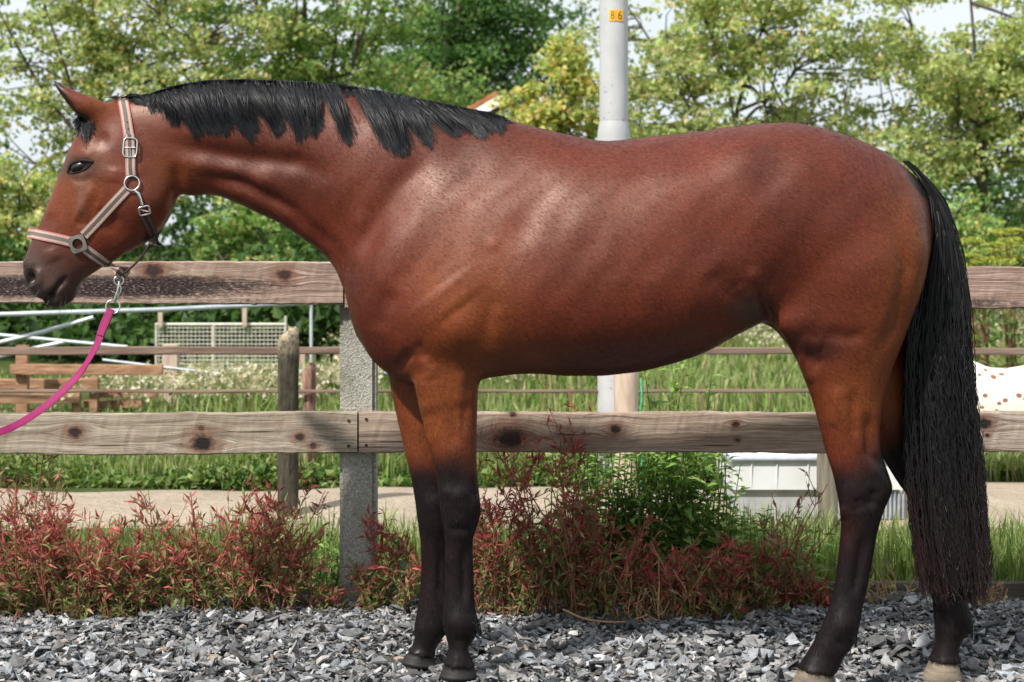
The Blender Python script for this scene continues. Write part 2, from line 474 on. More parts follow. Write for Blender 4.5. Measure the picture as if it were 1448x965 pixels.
# cream seed heads and umbels in the meadow
m = MB()
n = 900
Y = np.concatenate([rng.uniform(11.6, 15, 170), rng.uniform(13, 15.5, 90), rng.uniform(14, 20, 240), rng.uniform(17, 27, 400)])
X = (np.concatenate([rng.normal(330, 80, 170), rng.uniform(380, 850, 90), rng.uniform(480, 900, 240), rng.uniform(850, 1700, 400)]) - CX) * Y / F
H = rng.uniform(.20, .42, n) * (1 + .2 * vnoise(np.stack([X, Y, X * 0], -1), 1.0))
PX_ = CX + F * X / Y; H = np.where(PX_ < 480, np.minimum(H, (1.27 - 178 * Y / F) * rng.uniform(.6, 1.0, n)), H)
K = 26
cc = np.repeat(np.stack([X, Y, H], -1), K, 0) + rng.normal(size=(n * K, 3)) * np.array([.075, .075, .025])
m.add(*leaves(cc, rand_dir(n * K), rand_dir(n * K, 1.2), np.full(n * K, .040), np.full(n * K, .034), pick([(.50, .46, .34), (.38, .34, .22), (.60, .57, .48), (.20, .23, .10)], [.35, .25, .2, .2], n * K)))
pts = np.stack([np.stack([X, Y, X * 0], -1), np.stack([X + rng.normal(size=n) * .03, Y, H], -1)], 1)
v, f = strands(pts, np.full((n, 2), .004)); m.add(v, f, (.14, .17, .06))
o = link('meadow_flowers', m.mesh('meadow_flowers'), MAT['grass']); tag(o, 'cream flower and seed heads scattered through the meadow', kind='stuff')

# ------------------------------------------------------------------ front fence: two rows of planks on a concrete post
def wood(name, knots, tint=(1, 1, 1), grain=1.0, tar=None, streaks=(), seed=0.0):
    """weathered softwood; knots: (x, z, r, darkness) in the plank's own metres; tar: (zlow, zhigh, x0, x1)"""
    t = NT(name)
    c = t.n('TexCoord'); sep = t.n('SeparateXYZ'); t.l(c.outputs['Object'], sep.inputs[0])
    X, Y, Z = sep.outputs
    wob = t.noise(t.coord((1.5, 1.5, 9)), 1.6, 4, .5)
    zz = t.math('ADD', Z, t.math('MULTIPLY', t.math('SUBTRACT', wob, .5), .05))
    dark = None; red = None
    for (kx, kz, r, dk) in knots:
        dx = t.math('MULTIPLY', t.math('SUBTRACT', X, kx), .75); dz = t.math('SUBTRACT', Z, kz)
        d2 = t.math('ADD', t.math('MULTIPLY', dx, dx), t.math('MULTIPLY', dz, dz))
        d = t.math('SQRT', d2)
        jag = t.math('MULTIPLY', t.math('SUBTRACT', t.noise(t.coord((1, 1, 1)), 70, 3), .5), r * .9)
        dj = t.math('ADD', d, jag)
        # the grain lines swerve round the knot
        k = t.math('MULTIPLY', t.math('EXPONENT', t.math('MULTIPLY', d2, -1 / (2.2 * r) ** 2)), r * 1.1)
        sgn = t.math('SIGN', dz)
        zz = t.math('ADD', zz, t.math('MULTIPLY', t.math('MULTIPLY', k, sgn), -1.0))
        mr = t.n('MapRange'); t.l(dj, mr.inputs['Value']); mr.inputs['From Min'].default_value = r * .55; mr.inputs['From Max'].default_value = r * 1.1
        mr.inputs['To Min'].default_value = dk; mr.inputs['To Max'].default_value = 0
        dark = mr.outputs[0] if dark is None else t.math('MAXIMUM', dark, mr.outputs[0])
        mr = t.n('MapRange'); t.l(dj, mr.inputs['Value']); mr.inputs['From Min'].default_value = r * .8; mr.inputs['From Max'].default_value = r * 2.3
        mr.inputs['To Min'].default_value = .75; mr.inputs['To Max'].default_value = 0
        red = mr.outputs[0] if red is None else t.math('MAXIMUM', red, mr.outputs[0])
    cv = t.n('CombineXYZ'); t.l(t.math('MULTIPLY', X, .55), cv.inputs[0]); t.l(t.math('MULTIPLY', zz, 22), cv.inputs[2]); cv.inputs[1].default_value = seed
    band = t.noise(cv.outputs[0], 3.2, 7, .62, .25)
    cv2 = t.n('CombineXYZ'); t.l(t.math('MULTIPLY', X, 2.2), cv2.inputs[0]); t.l(t.math('MULTIPLY', zz, 160), cv2.inputs[2]); cv2.inputs[1].default_value = seed + 3
    fine = t.noise(cv2.outputs[0], 2.4, 5, .6)
    T = lambda r, g, b: tuple(np.array(srgb(r, g, b)[:3]) * np.array(tint)) + (1,)
    base = t.ramp(band, [(.26, T(104, 88, 80)), (.40, T(148, 133, 122)), (.55, T(168, 154, 143)), (.72, T(186, 174, 163))])
    base = t.mix(t.math('MULTIPLY', t.ramp(fine, [(.36, (1, 1, 1, 1)), (.56, (0, 0, 0, 1))]), .55 * grain), base, T(78, 64, 56))
    rb = t.noise(t.coord((.9, 1, 7)), 2.6, 5, .6)
    base = t.mix(t.math('MULTIPLY', t.ramp(rb, [(.56, (0, 0, 0, 1)), (.72, (1, 1, 1, 1))]), .6), base, T(110, 70, 58))
    moss = t.noise(t.coord((.8, 1, 3)), 3.0, 4, .6)
    base = t.mix(t.math('MULTIPLY', t.ramp(moss, [(.5, (0, 0, 0, 1)), (.75, (1, 1, 1, 1))]), .35), base, T(140, 136, 116))
    blot = t.noise(t.coord((2.2, 1, 8)), 3.4, 6, .65)
    base = t.mix(t.math('MULTIPLY', t.ramp(blot, [(.54, (0, 0, 0, 1)), (.70, (1, 1, 1, 1))]), .5), base, T(92, 78, 72))
    crack = t.noise(t.coord((.5, 1, 26)), 4.0, 3, .5)
    base = t.mix(t.math('MULTIPLY', t.ramp(crack, [(.635, (0, 0, 0, 1)), (.675, (1, 1, 1, 1))]), .8), base, T(44, 34, 30))
    if red is not None:
        base = t.mix(red, base, T(112, 74, 58)); base = t.mix(dark, base, T(34, 28, 30))
    for (zl, zh, x0, x1) in (tar or []):
        # flaking black paint, cracked along the grain
        def win(v, a, b, s):
            m1 = t.n('MapRange'); t.l(v, m1.inputs['Value']); m1.inputs['From Min'].default_value = a - s; m1.inputs['From Max'].default_value = a + s
            m2 = t.n('MapRange'); t.l(v, m2.inputs['Value']); m2.inputs['From Min'].default_value = b - s; m2.inputs['From Max'].default_value = b + s
            m2.inputs['To Min'].default_value = 1; m2.inputs['To Max'].default_value = 0
            return t.math('MULTIPLY', m1.outputs[0], m2.outputs[0])
        w = t.math('MULTIPLY', win(Z, zl, zh, .018), win(X, x0, x1, .30))
        ch = t.noise(t.coord((7, 7, 20)), 5.0, 6, .7, .4)
        w = t.math('MULTIPLY', t.ramp(t.math('ADD', t.math('MULTIPLY', ch, .9), t.math('MULTIPLY', w, .42)), [(.64, (0, 0, 0, 1)), (.78, (1, 1, 1, 1))]), w)
        w = t.math('MULTIPLY', w, t.ramp(t.noise(t.coord((12, 12, 60)), 6.0, 4, .6), [(.34, (0, 0, 0, 1)), (.46, (1, 1, 1, 1))]))
        base = t.mix(w, base, T(38, 33, 36))
    t.set(Base_Color=base, Roughness=.82, Specular_IOR_Level=.25)
    t.bump(t.math('ADD', t.math('MULTIPLY', fine, .6), band), .65, .006)
    return t.m

fence = empty('plank_fence', (0, 6.0, 0))
tag(fence, 'weathered two-rail plank fence on concrete posts behind the brown horse', 'fence')
FY = 5.93                                   # front face of the planks
SF = FY / F
def plank(x0, x1, yt, yb, knots=(), tar=None, tint=(1, 1, 1), seed=0, grain=1.0, dy=0):
    a, b = P(x0, yb, FY), P(x1, yt, FY)
    cx, cz = (a[0] + b[0]) / 2, (a[2] + b[2]) / 2
    K = [((P(kx, kz, FY)[0] - cx), (P(kx, kz, FY)[2] - cz), r * SF, dk) for kx, kz, r, dk in knots]
    tr_ = [(P(0, q[1], FY)[2] - cz, P(0, q[0], FY)[2] - cz, P(q[2], 0, FY)[0] - cx, P(q[3], 0, FY)[0] - cx) for q in (tar or [])]
    me = plank_mesh('plank', (a[0], FY + dy, a[2]), (b[0], FY + .042 + dy, b[2]), .0022, int(60 * (b[0] - a[0])) + 4, seed=seed)
    o = link('plank', me, wood('plank_wood', K, tint, grain, tr_, seed=seed * 1.7), fence, loc=(cx, FY, cz))
    return o
W_ = (1.04, 1.0, .95)
plank(-470, 485, 370.5, 431, [(217, 383, 11, .9), (402, 389, 9, .8), (60, 377, 6, .4), (-120, 400, 10, .8)], [(388, 424, -470, 380), (422, 431, 200, 470), (398, 410, 150, 470), (371, 376, -300, 300)], (1.06, .94, .90), 1)
plank(487.5, 1470, 377, 437, [(760, 400, 10, .8), (1010, 410, 12, .8), (1240, 395, 9, .8)], [(420, 437, 1250, 1470), (388, 396, 1330, 1470)], (1.0, .86, .82), 2, 1.2)
low_left = plank(-470, 505, 583, 641, [(106, 612, 9, .95), (-200, 610, 10, .8), (284, 606, 4, .6), (286, 627, 13, 1.0), (424, 618, 6, .9), (443, 631, 5, .8)], [(612, 640, 400, 506)], (.98, 1.0, .92), 3)
low_mid = plank(507.5, 1250, 583, 641, [(722, 620, 17, .85), (870, 607, 7, .95), (1040, 600, 5, .9), (725, 586, 4, .9), (1043, 622, 3, .7)], None, (1.0, .93, .86), 4)
plank(1252.5, 2100, 583, 641, [(1392, 599, 9, 1.0), (1396, 616, 3, 1.0), (1560, 620, 10, .8)], None, (.98, .96, .92), 5)
# post of pebbled concrete
t = NT('pebbled_concrete'); v = t.coord()
vo = t.n('TexVoronoi'); t.l(v, vo.inputs['Vector']); vo.inputs['Scale'].default_value = 150
f = t.noise(v, 9, 6, .6)
base = t.ramp(f, [(.3, srgb(132, 130, 122)), (.7, srgb(166, 164, 155))])
spk = t.ramp(t.noise(v, 120, 3, .6), [(.50, (0, 0, 0, 1)), (.62, (1, 1, 1, 1))])
base = t.mix(t.math('MULTIPLY', spk, .7), base, srgb(200, 198, 188))
base = t.mix(t.math('MULTIPLY', t.ramp(t.noise(v, 95, 3, .6), [(.55, (0, 0, 0, 1)), (.66, (1, 1, 1, 1))]), .6), base, srgb(92, 90, 82))
base = t.mix(t.math('MULTIPLY', t.ramp(t.noise(v, 4, 5, .6), [(.5, (0, 0, 0, 1)), (.7, (1, 1, 1, 1))]), .5), base, srgb(112, 112, 84))
t.set(Base_Color=base, Roughness=.9, Specular_IOR_Level=.2); t.bump(t.math('ADD', vo.outputs['Distance'], spk), .5, .006); MAT['concrete'] = t.m
def concrete_post(pxl, pxr):
    y0 = FY + .0445
    x0, x1 = P(pxl, 0, y0)[0], P(pxr, 0, y0)[0]
    bm = bmesh.new(); bmesh.ops.create_cube(bm, size=1)
    for vv in bm.verts:
        vv.co = Vector((x0 + (vv.co.x + .5) * (x1 - x0), y0 + (vv.co.y + .5) * .12, -.3 + (vv.co.z + .5) * 1.47))
    bmesh.ops.bevel(bm, geom=bm.edges[:], offset=.012, segments=2, affect='EDGES')
    me = bpy.data.meshes.new('post'); bm.to_mesh(me); bm.free()
    return link('post', me, MAT['concrete'], fence)
concrete_post(480, 531); concrete_post(-455, -404); concrete_post(1470, 1521)
MAT['nail'] = m_plain('nail', (.03, .027, .026), (.07, .06, .055), 80, .6, .4, .6)
for (x, y) in ((493, 595), (493, 631), (518, 593), (518, 630), (-440, 595), (-440, 631)):
    p = P(x, y, FY); m = MB(); m.tube([p + np.array([0, -.003, 0]), p + np.array([0, .006, 0])], [.0055, .0055], 10)
    sub(low_left if x < 506 else low_mid, 'nail', m.mesh('nail'), MAT['nail'])

# ------------------------------------------------------------------ things between the front fence and the trees
MAT['grey_wood'] = m_plain('grey_wood', srgb(84, 78, 68), srgb(140, 132, 118), 10, .9, .2, bump=.8, bd=.012, stretch=(3, 3, .35))
MAT['brown_wood'] = m_plain('brown_wood', srgb(126, 92, 70), srgb(172, 136, 108), 12, .85, .2, bump=.6, bd=.01, stretch=(.6, 3, 3))
MAT['pale_wood'] = m_plain('pale_wood', srgb(160, 140, 124), srgb(196, 178, 162), 10, .85, .2, bump=.5, bd=.01, stretch=(2, 2, .5))
MAT['rail_wood'] = m_plain('rail_wood', srgb(92, 76, 68), srgb(136, 116, 104), 10, .85, .2, bump=.5, bd=.008, stretch=(.3, 3, 3))

def round_post_mesh(name, x, Y, ytop, r, ybot=None, chamfer=True, seed=0, sink=.2):
    g = np.random.default_rng(seed)
    base = np.array([P(x, 0, Y)[0], Y, -sink]); zt = P(x, ytop, Y)[2]
    k, n = 14, 12
    zs = np.concatenate([np.linspace(base[2], zt - r * .9, n), [zt - r * .25, zt, zt]])
    rs = np.concatenate([np.full(n, r), [r * .92, r * .72, .001]])
    th = np.arange(k) * 2 * np.pi / k
    lob = 1 + .05 * np.sin(th * 3 + seed) + .04 * np.sin(th * 5 + 2 * seed)
    ln = g.normal(0, .012, 2)
    V = np.stack([np.stack([base[0] + rr * np.cos(th) * lob + ln[0] * (z - base[2]) + g.normal(0, .0015, k), base[1] + rr * np.sin(th) * lob + g.normal(0, .0015, k), np.full(k, z) + (.02 * np.cos(th) if i >= n else 0)], -1) for i, (z, rr) in enumerate(zip(zs, rs))])
    m = len(zs); i = np.arange(m - 1)[:, None] * k + np.arange(k)[None]; i2 = np.arange(m - 1)[:, None] * k + (np.arange(k) + 1) % k
    return np_mesh(name, V.reshape(-1, 3), np.stack([i, i2, i2 + k, i + k], -1).reshape(-1, 4), True)

t = NT('lichen_post'); v = t.coord((3, 3, .5)); v2 = t.coord()
f = t.noise(v, 12, 6, .65)
base = t.ramp(f, [(.3, srgb(40, 37, 32)), (.55, srgb(70, 66, 58)), (.75, srgb(96, 91, 81))])
sp = t.n('SeparateXYZ'); cc_ = t.n('TexCoord'); t.l(cc_.outputs['Object'], sp.inputs[0])
mr = t.n('MapRange'); t.l(sp.outputs[2], mr.inputs['Value']); mr.inputs['From Min'].default_value = .74; mr.inputs['From Max'].default_value = .86
lich = t.math('MULTIPLY', t.ramp(t.noise(v2, 26, 6, .7), [(.40, (0, 0, 0, 1)), (.55, (1, 1, 1, 1))]), t.math('ADD', mr.outputs[0], .05))
t.set(Base_Color=t.mix(lich, base, srgb(178, 164, 140)), Roughness=.95, Specular_IOR_Level=.1); t.bump(f, .9, .02); MAT['lichen_post'] = t.m
YP = 7.75
xp = P(407, 0, YP)[0]
o = link('wooden_post', round_post_mesh('wooden_post', 407, YP, 468, .048, seed=2), MAT['lichen_post'], loc=(xp, YP, 0))
tag(o, 'dark round wooden post with lichen on its worn top, standing at the sand path', 'post')
o = link('wooden_post', round_post_mesh('wooden_post', 1172, 7.40, 600, .044, seed=5), MAT['grey_wood'], loc=(P(1172, 0, 7.40)[0], 7.40, 0))
tag(o, 'short dark wooden post standing against the end of the white trough', 'post')

# paddock fence beyond the path: thin rails on posts
pf = empty('paddock_fence', (0, 9.05, 0)); tag(pf, 'thin brown two-rail paddock fence along the tall grass beyond the path', 'fence')
YF = 9.05
t = NT('split_post'); v = t.coord((3, 3, .5)); f = t.noise(v, 10, 6, .65)
t.set(Base_Color=t.ramp(f, [(.35, srgb(70, 50, 44)), (.5, srgb(140, 108, 94)), (.7, srgb(178, 146, 130))]), Roughness=.9); t.bump(f, .8, .015); MAT['split_post'] = t.m
sub(pf, 'post', round_post_mesh('post', 437, YF, 518, .036, seed=7), MAT['split_post'])
sub(pf, 'post', round_post_mesh('post', 1640, YF, 480, .05, seed=8), MAT['grey_wood'])
sub(pf, 'post', round_post_mesh('post', -330, YF, 480, .05, seed=9), MAT['grey_wood'])
for y, h in ((495.5, 10), (552, 5.5)):
    a, b = P(-500, y + h / 2, YF), P(1900, y - h / 2 + 10, YF); b[2] = P(0, y - h / 2, YF)[2]
    sub(pf, 'rail', plank_mesh('rail', (a[0], YF - .075, a[2]), (b[0], YF - .052, b[2]), .002, 80, seed=int(y)), MAT['rail_wood'])
o = link('wooden_post', round_post_mesh('wooden_post', 886, 8.3, 500, .058, seed=11), MAT['pale_wood'], loc=(P(886, 0, 8.3)[0], 8.3, 0))
tag(o, 'pale timber post tied with green cord in front of the grey lamp column', 'post')
m = MB(); a = P(906, 535, 8.22)
m.tube(catmull([a, a + [.004, -.01, -.1], a + [-.006, 0, -.22], a + [.004, 0, -.4], a + [0, 0, -.62]], 4), .005, 5)
o = link('baling_twine', m.mesh('baling_twine', True), m_plain('green_cord', srgb(60, 150, 110), srgb(90, 180, 140), 60)); tag(o, 'thin green twine hanging down beside the pale timber post', 'twine')

# lamp column
YL = 9.0; SL = YL / F
lc = empty('lamp_column', tuple(P(868, 0, YL)[:2]) + (0,)); tag(lc, 'tall pale grey lamp column with yellow 86 number plates', 'lamp post')
t = NT('column_paint'); v = t.coord(); f = t.noise(v, 5, 5)
base = t.ramp(f, [(.3, srgb(166, 167, 170)), (.7, srgb(186, 186, 188))])
spots = t.ramp(t.noise(v, 26, 3, .6), [(.66, (0, 0, 0, 1)), (.71, (1, 1, 1, 1))])
drip = t.ramp(t.noise(t.coord((3, 3, .25)), 9, 4), [(.55, (0, 0, 0, 1)), (.75, (1, 1, 1, 1))])
base = t.mix(t.math('MULTIPLY', drip, .35), base, srgb(168, 164, 158))
t.set(Base_Color=t.mix(t.math('MULTIPLY', spots, .75), base, srgb(122, 100, 80)), Roughness=.5, Specular_IOR_Level=.4); t.bump(f, .1, .004); MAT['column'] = t.m
cxl, r1, r2 = P(868, 0, YL)[0], 20.3 * SL, 23.3 * SL
zflare0, zflare1 = P(0, 192, YL)[2], P(0, 168, YL)[2]
def lathe(prof, cx, cy, k=40):
    th = np.arange(k) * 2 * np.pi / k
    V = np.stack([np.stack([cx + r * np.cos(th), cy + r * np.sin(th), np.full(k, z)], -1) for z, r in prof]).reshape(-1, 3)
    m = len(prof); i = np.arange(m - 1)[:, None] * k + np.arange(k)[None]; i2 = np.arange(m - 1)[:, None] * k + (np.arange(k) + 1) % k
    return V, np.stack([i, i2, i2 + k, i + k], -1).reshape(-1, 4)
sub(lc, 'base_section', np_mesh('base_section', *lathe([(-.1, r2), (1.2, r2), (zflare0, r2), (zflare0 + .02, r2 * .985), (zflare1 - .02, r1 * 1.01), (zflare1 - .01, r1 * .98)], cxl, YL), True), MAT['column'])
sub(lc, 'shaft', np_mesh('shaft', *lathe([(zflare1 - .012, r1), (4, r1 * .97), (6.5, r1 * .8), (6.52, .001)], cxl, YL), True), MAT['column'])
m = MB(); m.tube(catmull([(cxl, YL, 6.4), (cxl, YL - .25, 6.75), (cxl, YL - .9, 6.95)], 6), .03, 10); sub(lc, 'arm', m.mesh('arm', True), MAT['column'])
m = MB(); m.tube([(cxl, YL - .85, 6.93), (cxl, YL - .95, 6.97), (cxl, YL - 1.35, 7.0), (cxl, YL - 1.5, 6.98)], [.05, .1, .11, .04], 12); sub(lc, 'lantern', m.mesh('lantern', True), MAT['galvanised'])
MAT['plate'] = m_plain('plate', srgb(222, 164, 30), srgb(236, 184, 58), 40, .5)
MAT['digit'] = m_plain('digit', srgb(110, 58, 20), srgb(126, 70, 26), 40, .5)
def on_column(px, py, dr, zz=None):
    """photo pixel -> point on the column's front, dr proud of it"""
    x = (px - 868) * SL; rr = (r1 * .995) + dr
    z = CAMZ - (np.asarray(py) - HZ) * SL
    a = np.arcsin(np.clip(x / r1, -1, 1))
    return np.stack([cxl + rr * np.sin(a), YL - rr * np.cos(a), z], -1)
for x0, x1, ch in ((860.5, 869.2, '8'), (870.2, 879.5, '6')):
    g = np.linspace(x0, x1, 7); V = []; 
    for dr in (.0015, .0035):
        for y in (16.5, 32.5): V.append(on_column(g, np.full(7, y), dr))
    V = np.vstack(V); i = np.arange(6)[:, None]
    q = np.concatenate([i + np.array([[14, 15, 22, 21]]), i + np.array([[0, 7, 8, 1]]), i + np.array([[0, 1, 15, 14]]), i + np.array([[7, 21, 22, 8]])])
    pl = sub(lc, 'number_plate', np_mesh('number_plate', V, q), MAT['plate']); pl['label'] = 'yellow plate with the digit ' + ch
    cu = bpy.data.curves.new('digit', 'FONT'); cu.body = ch; cu.size = 1; cu.extrude = 0; cu.resolution_u = 3
    tmp = bpy.data.objects.new('digit', cu); me = bpy.data.meshes.new_from_object(tmp); bpy.data.objects.remove(tmp)
    co = np.array([vv.co[:] for vv in me.vertices]); co[:, :2] -= co[:, :2].min(0); co[:, :2] /= co[:, :2].max(0)
    w = on_column((x0 + 1.9) + co[:, 0] * (x1 - x0 - 3.6), 30.3 - co[:, 1] * 11.6, .0045)
    for vv, p in zip(me.vertices, w): vv.co = p
    me.name = 'digit'; sub(pl, 'digit', me, MAT['digit'])

# rustic timber pen on the far side, left
YR = 12.5
pen = empty('timber_pen', tuple(P(100, 0, YR)[:2]) + (0,)); tag(pen, 'rustic brown timber pen of half-round rails in the far field', 'fence')
def post_box(name, x0, x1, yt, Y, par, mat, d=.07):
    a, b = P(x0, 0, Y), P(x1, 0, Y)
    m = MB(); m.box((a[0], Y, -.1), (b[0], Y + d, P(0, yt, Y)[2])); return sub(par, name, m.mesh(name), mat)
post_box('post', 22, 38, 489, YR, pen, MAT['brown_wood'])
post_box('post', 126, 137, 534, YR + .3, pen, MAT['brown_wood']); post_box('post', 103, 112, 556, YR - .2, pen, MAT['brown_wood'])
def rail(x0, x1, yt, yb, Y, par, mat, x=0):
    a, b = P(x0, yb, Y), P(x1, yt, Y)
    return sub(par, 'rail', plank_mesh('rail', (a[0], Y, a[2]), (b[0], Y + .05, b[2]), .004, 20, seed=int(yt + x0)), mat)
rail(14, 229, 516, 530, YR - .06, pen, MAT['brown_wood']); rail(-190, 138, 535.5, 551, YR + .24, pen, MAT['brown_wood'])
rail(-190, 112, 557, 571, YR - .26, pen, MAT['brown_wood']); rail(128, 222, 551, 563, YR + .38, pen, MAT['brown_wood']); rail(118, 200, 567, 577, YR + .4, pen, MAT['brown_wood'])
post_box('post', -120, -104, 489, YR + .1, pen, MAT['brown_wood'])

m = MB(); a, b = P(229, 0, 13.0), P(250, 0, 13.0); m.box((a[0], 13.0, -.1), (b[0], 13.12, P(0, 488, 13)[2]))
o = link('gate_post', m.mesh('gate_post'), MAT['pale_wood']); tag(o, 'pale square post at the end of the rustic timber rail', 'post')
m = MB(); a, b = P(424, 0, 15.5), P(431, 0, 15.5); m.box((a[0], 15.5, -.1), (b[0], 15.58, P(0, 500, 15.5)[2]))
o = link('gate_post', m.mesh('gate_post'), MAT['pale_wood']); tag(o, 'thin pale post just behind the lichen-topped round post', 'post')

# galvanised pipes (an old lunging rig) left
YG = 11.5
rig = empty('pipe_frame', tuple(P(60, 0, YG)[:2]) + (0,)); tag(rig, 'galvanised pipe frame with slanting bars below the horse head', 'pipe frame')
def pipe(pts, r, par=rig, name='pipe', mat=None, Y=YG):
    m = MB(); m.tube([P(x, y, yy) for x, y, yy in pts], [r] * len(pts), 10); return sub(par, name, m.mesh(name, True), mat or MAT['galvanised'])
pipe([(-220, 452, YG), (60, 443, YG), (230, 438, YG + .3), (440, 428, YG + .9)], .017)
pipe([(-20, 489, YG + .1), (60, 470, YG + .1), (132, 449, YG + .1)], .015)
pipe([(-160, 462, YG + .4), (0, 474, YG + .4), (180, 491, YG + .4)], .013)
pipe([(-60, 517, YG + .2), (0, 504, YG + .2), (90, 484, YG + .2)], .016)
pipe([(145, 509, YG + 1.5), (228, 519, YG + 1.5), (330, 531, YG + 1.5)], .010)
for x in (-220, 440, 330): pipe([(x, {-220: 452, 440: 428, 330: 531}[x], {-220: YG, 440: YG + .9, 330: YG + 1.5}[x]), (x, 700, {-220: YG, 440: YG + .9, 330: YG + 1.5}[x])], .012, name='upright')
p_ = [(245, 526), (560, 528)]
pipe([(245, 526, 14.2), (560, 528, 14.2)], .022, name='pipe')

# welded mesh panel
YM = 15.0; SM = YM / F
mp_ = empty('mesh_panel', tuple(P(313, 0, YM)[:2]) + (0,)); tag(mp_, 'welded wire mesh panel in a pale metal frame before the dark hedge', 'mesh panel')
MAT['panel'] = m_plain('panel', srgb(176, 172, 160), srgb(206, 202, 190), 20, .5, .4, .2)
def bar(x0, y0, x1, y1, r, name, Y=YM, par=mp_):
    m = MB(); m.tube([P(x0, y0, Y), P(x1, y1, Y)], [r, r], 8); return sub(par, name, m.mesh(name, True), MAT['panel'])
bar(220, 459, 405, 459, .014, 'frame_bar'); bar(221, 457, 221, 570, .012, 'frame_bar'); bar(404, 447, 404, 570, .012, 'frame_bar'); bar(302, 459, 302, 540, .014, 'frame_bar')
bar(221, 545, 404, 545, .012, 'frame_bar')
for x, y in ((227, 442), (346, 432)):
    m = MB(); a = P(x - 3, 462, YM - .03); b = P(x + 3, y, YM - .03); m.box((a[0], YM - .05, a[2]), (b[0], YM - .02, b[2])); sub(mp_, 'hanger', m.mesh('hanger'), MAT['pale_wood'])
S = []
for x in np.arange(225, 404, 5.7): S.append([P(x, 460, YM), P(x, 545, YM)])
for y in np.arange(464, 545, 5.7): S.append([P(221, y, YM - .003), P(404, y, YM - .003)])
S = np.array(S); v, f = strands(S, np.full((len(S), 2), .0038), 4)
w = sub(mp_, 'wire_mesh', np_mesh('wire_mesh', v, f), MAT['panel']); w['kind'] = 'stuff'

# white trough in a metal cage
YT = 7.55
tr = empty('white_trough', (P(1158, 0, YT)[0], YT + .2, 0)); tag(tr, 'white plastic water trough with blue-grey rim beyond the leafy weeds', 'trough')
t = NT('trough_plastic'); v = t.coord(); f = t.noise(v, 6, 6, .6)
t.set(Base_Color=t.ramp(f, [(.35, srgb(218, 220, 222)), (.62, srgb(208, 209, 209)), (.78, srgb(176, 172, 162))]), Roughness=.45, Specular_IOR_Level=.4); t.bump(f, .15, .01); MAT['trough'] = t.m
MAT['trough_rib'] = m_plain('trough_rib', srgb(190, 194, 200), srgb(212, 214, 216), 20, .5)
MAT['rim'] = m_plain('rim', srgb(150, 158, 172), srgb(182, 188, 198), 20, .5, .4, .2)
a, b = P(1035, 0, YT), P(1283, 0, YT); zt, zb = P(0, 649, YT)[2], P(0, 738, YT)[2]
zm = P(0, 693, YT)[2]
def tub_mesh(zlo, zhi, ins, name):
    bm = bmesh.new(); bmesh.ops.create_cube(bm, size=1)
    for vv in bm.verts:
        k = 1 if vv.co.z > 0 else .985
        vv.co = Vector(((a[0] + b[0]) / 2 + vv.co.x * (b[0] - a[0] - 2 * ins) * k, YT + .3 + vv.co.y * (.6 - 2 * ins) * k, (zlo + zhi) / 2 + vv.co.z * (zhi - zlo)))
    bmesh.ops.delete(bm, geom=[f for f in bm.faces if f.normal.z > .9], context='FACES_ONLY')
    bmesh.ops.solidify(bm, geom=bm.faces[:], thickness=.012)
    me = bpy.data.meshes.new(name); bm.to_mesh(me); bm.free(); return me
sub(tr, 'base', tub_mesh(zb - .03, zm - .002, .03, 'base'), m_plain('trough_base', srgb(150, 152, 154), srgb(178, 180, 180), 8, .6)); me = tub_mesh(zm, zt, 0, 'tub')
sub(tr, 'tub', me, MAT['trough'])
m = MB(); e = .012
m.tube([(a[0] - e, YT - .01, zt), (b[0] + e, YT - .01, zt)], .011, 8); m.tube([(a[0] - e, YT + .61, zt), (b[0] + e, YT + .61, zt)], .011, 8)
m.tube([(a[0] - e, YT - .02, zt), (a[0] - e, YT + .62, zt)], .011, 8); m.tube([(b[0] + e, YT - .02, zt), (b[0] + e, YT + .62, zt)], .011, 8)
sub(tr, 'rim', m.mesh('rim', True), MAT['rim'])
for px in (1063, 1099, 1143, 1208):
    m = MB(); p = P(px, 0, YT); m.tube([(p[0], YT - .004, zt), (p[0], YT + .008, zm + .004)], [.0045, .0045], 8); sub(tr, 'rib', m.mesh('rib', True), MAT['trough_rib'])
for k, px in enumerate(range(1243, 1284, 6)):
    m = MB(); p = P(px, 0, YT); m.tube([(p[0], YT + .022, P(0, 695, YT)[2]), (p[0], YT + .026, zb + .01)], .005, 6); sub(tr, 'grille_bar', m.mesh('grille_bar', True), MAT['rim'])


# a shed roof showing over the withers
YS = 22.0
sh = empty('shed', tuple(P(640, 0, YS)[:2]) + (0,)); tag(sh, 'small shed with sloping tiled roof and white verge, mostly behind the horse', 'shed')
MAT['wall'] = m_plain('wall', srgb(150, 110, 90), srgb(175, 135, 112), 8)
MAT['roof'] = m_plain('roof', srgb(150, 84, 52), srgb(184, 112, 74), 10, .8)
MAT['white_paint'] = m_plain('white_paint', (.72, .72, .7), (.8, .8, .78), 10, .5)
tl, tr2 = P(560, 224, YS), P(706, 137, YS)
m = MB()
v = np.array([[tl[0], YS + .12, 0], [tr2[0] - .1, YS + .12, 0], [tr2[0] - .1, YS + .12, tr2[2] - .16], [tl[0], YS + .12, tl[2] - .1]])
V = np.vstack([v, v + [0, 2.6, 0]]); m.add(V, [np.array([(0, 1, 2, 3), (7, 6, 5, 4), (0, 4, 5, 1), (1, 5, 6, 2), (2, 6, 7, 3), (3, 7, 4, 0)])]); sub(sh, 'wall', m.mesh('wall'), MAT['wall'])
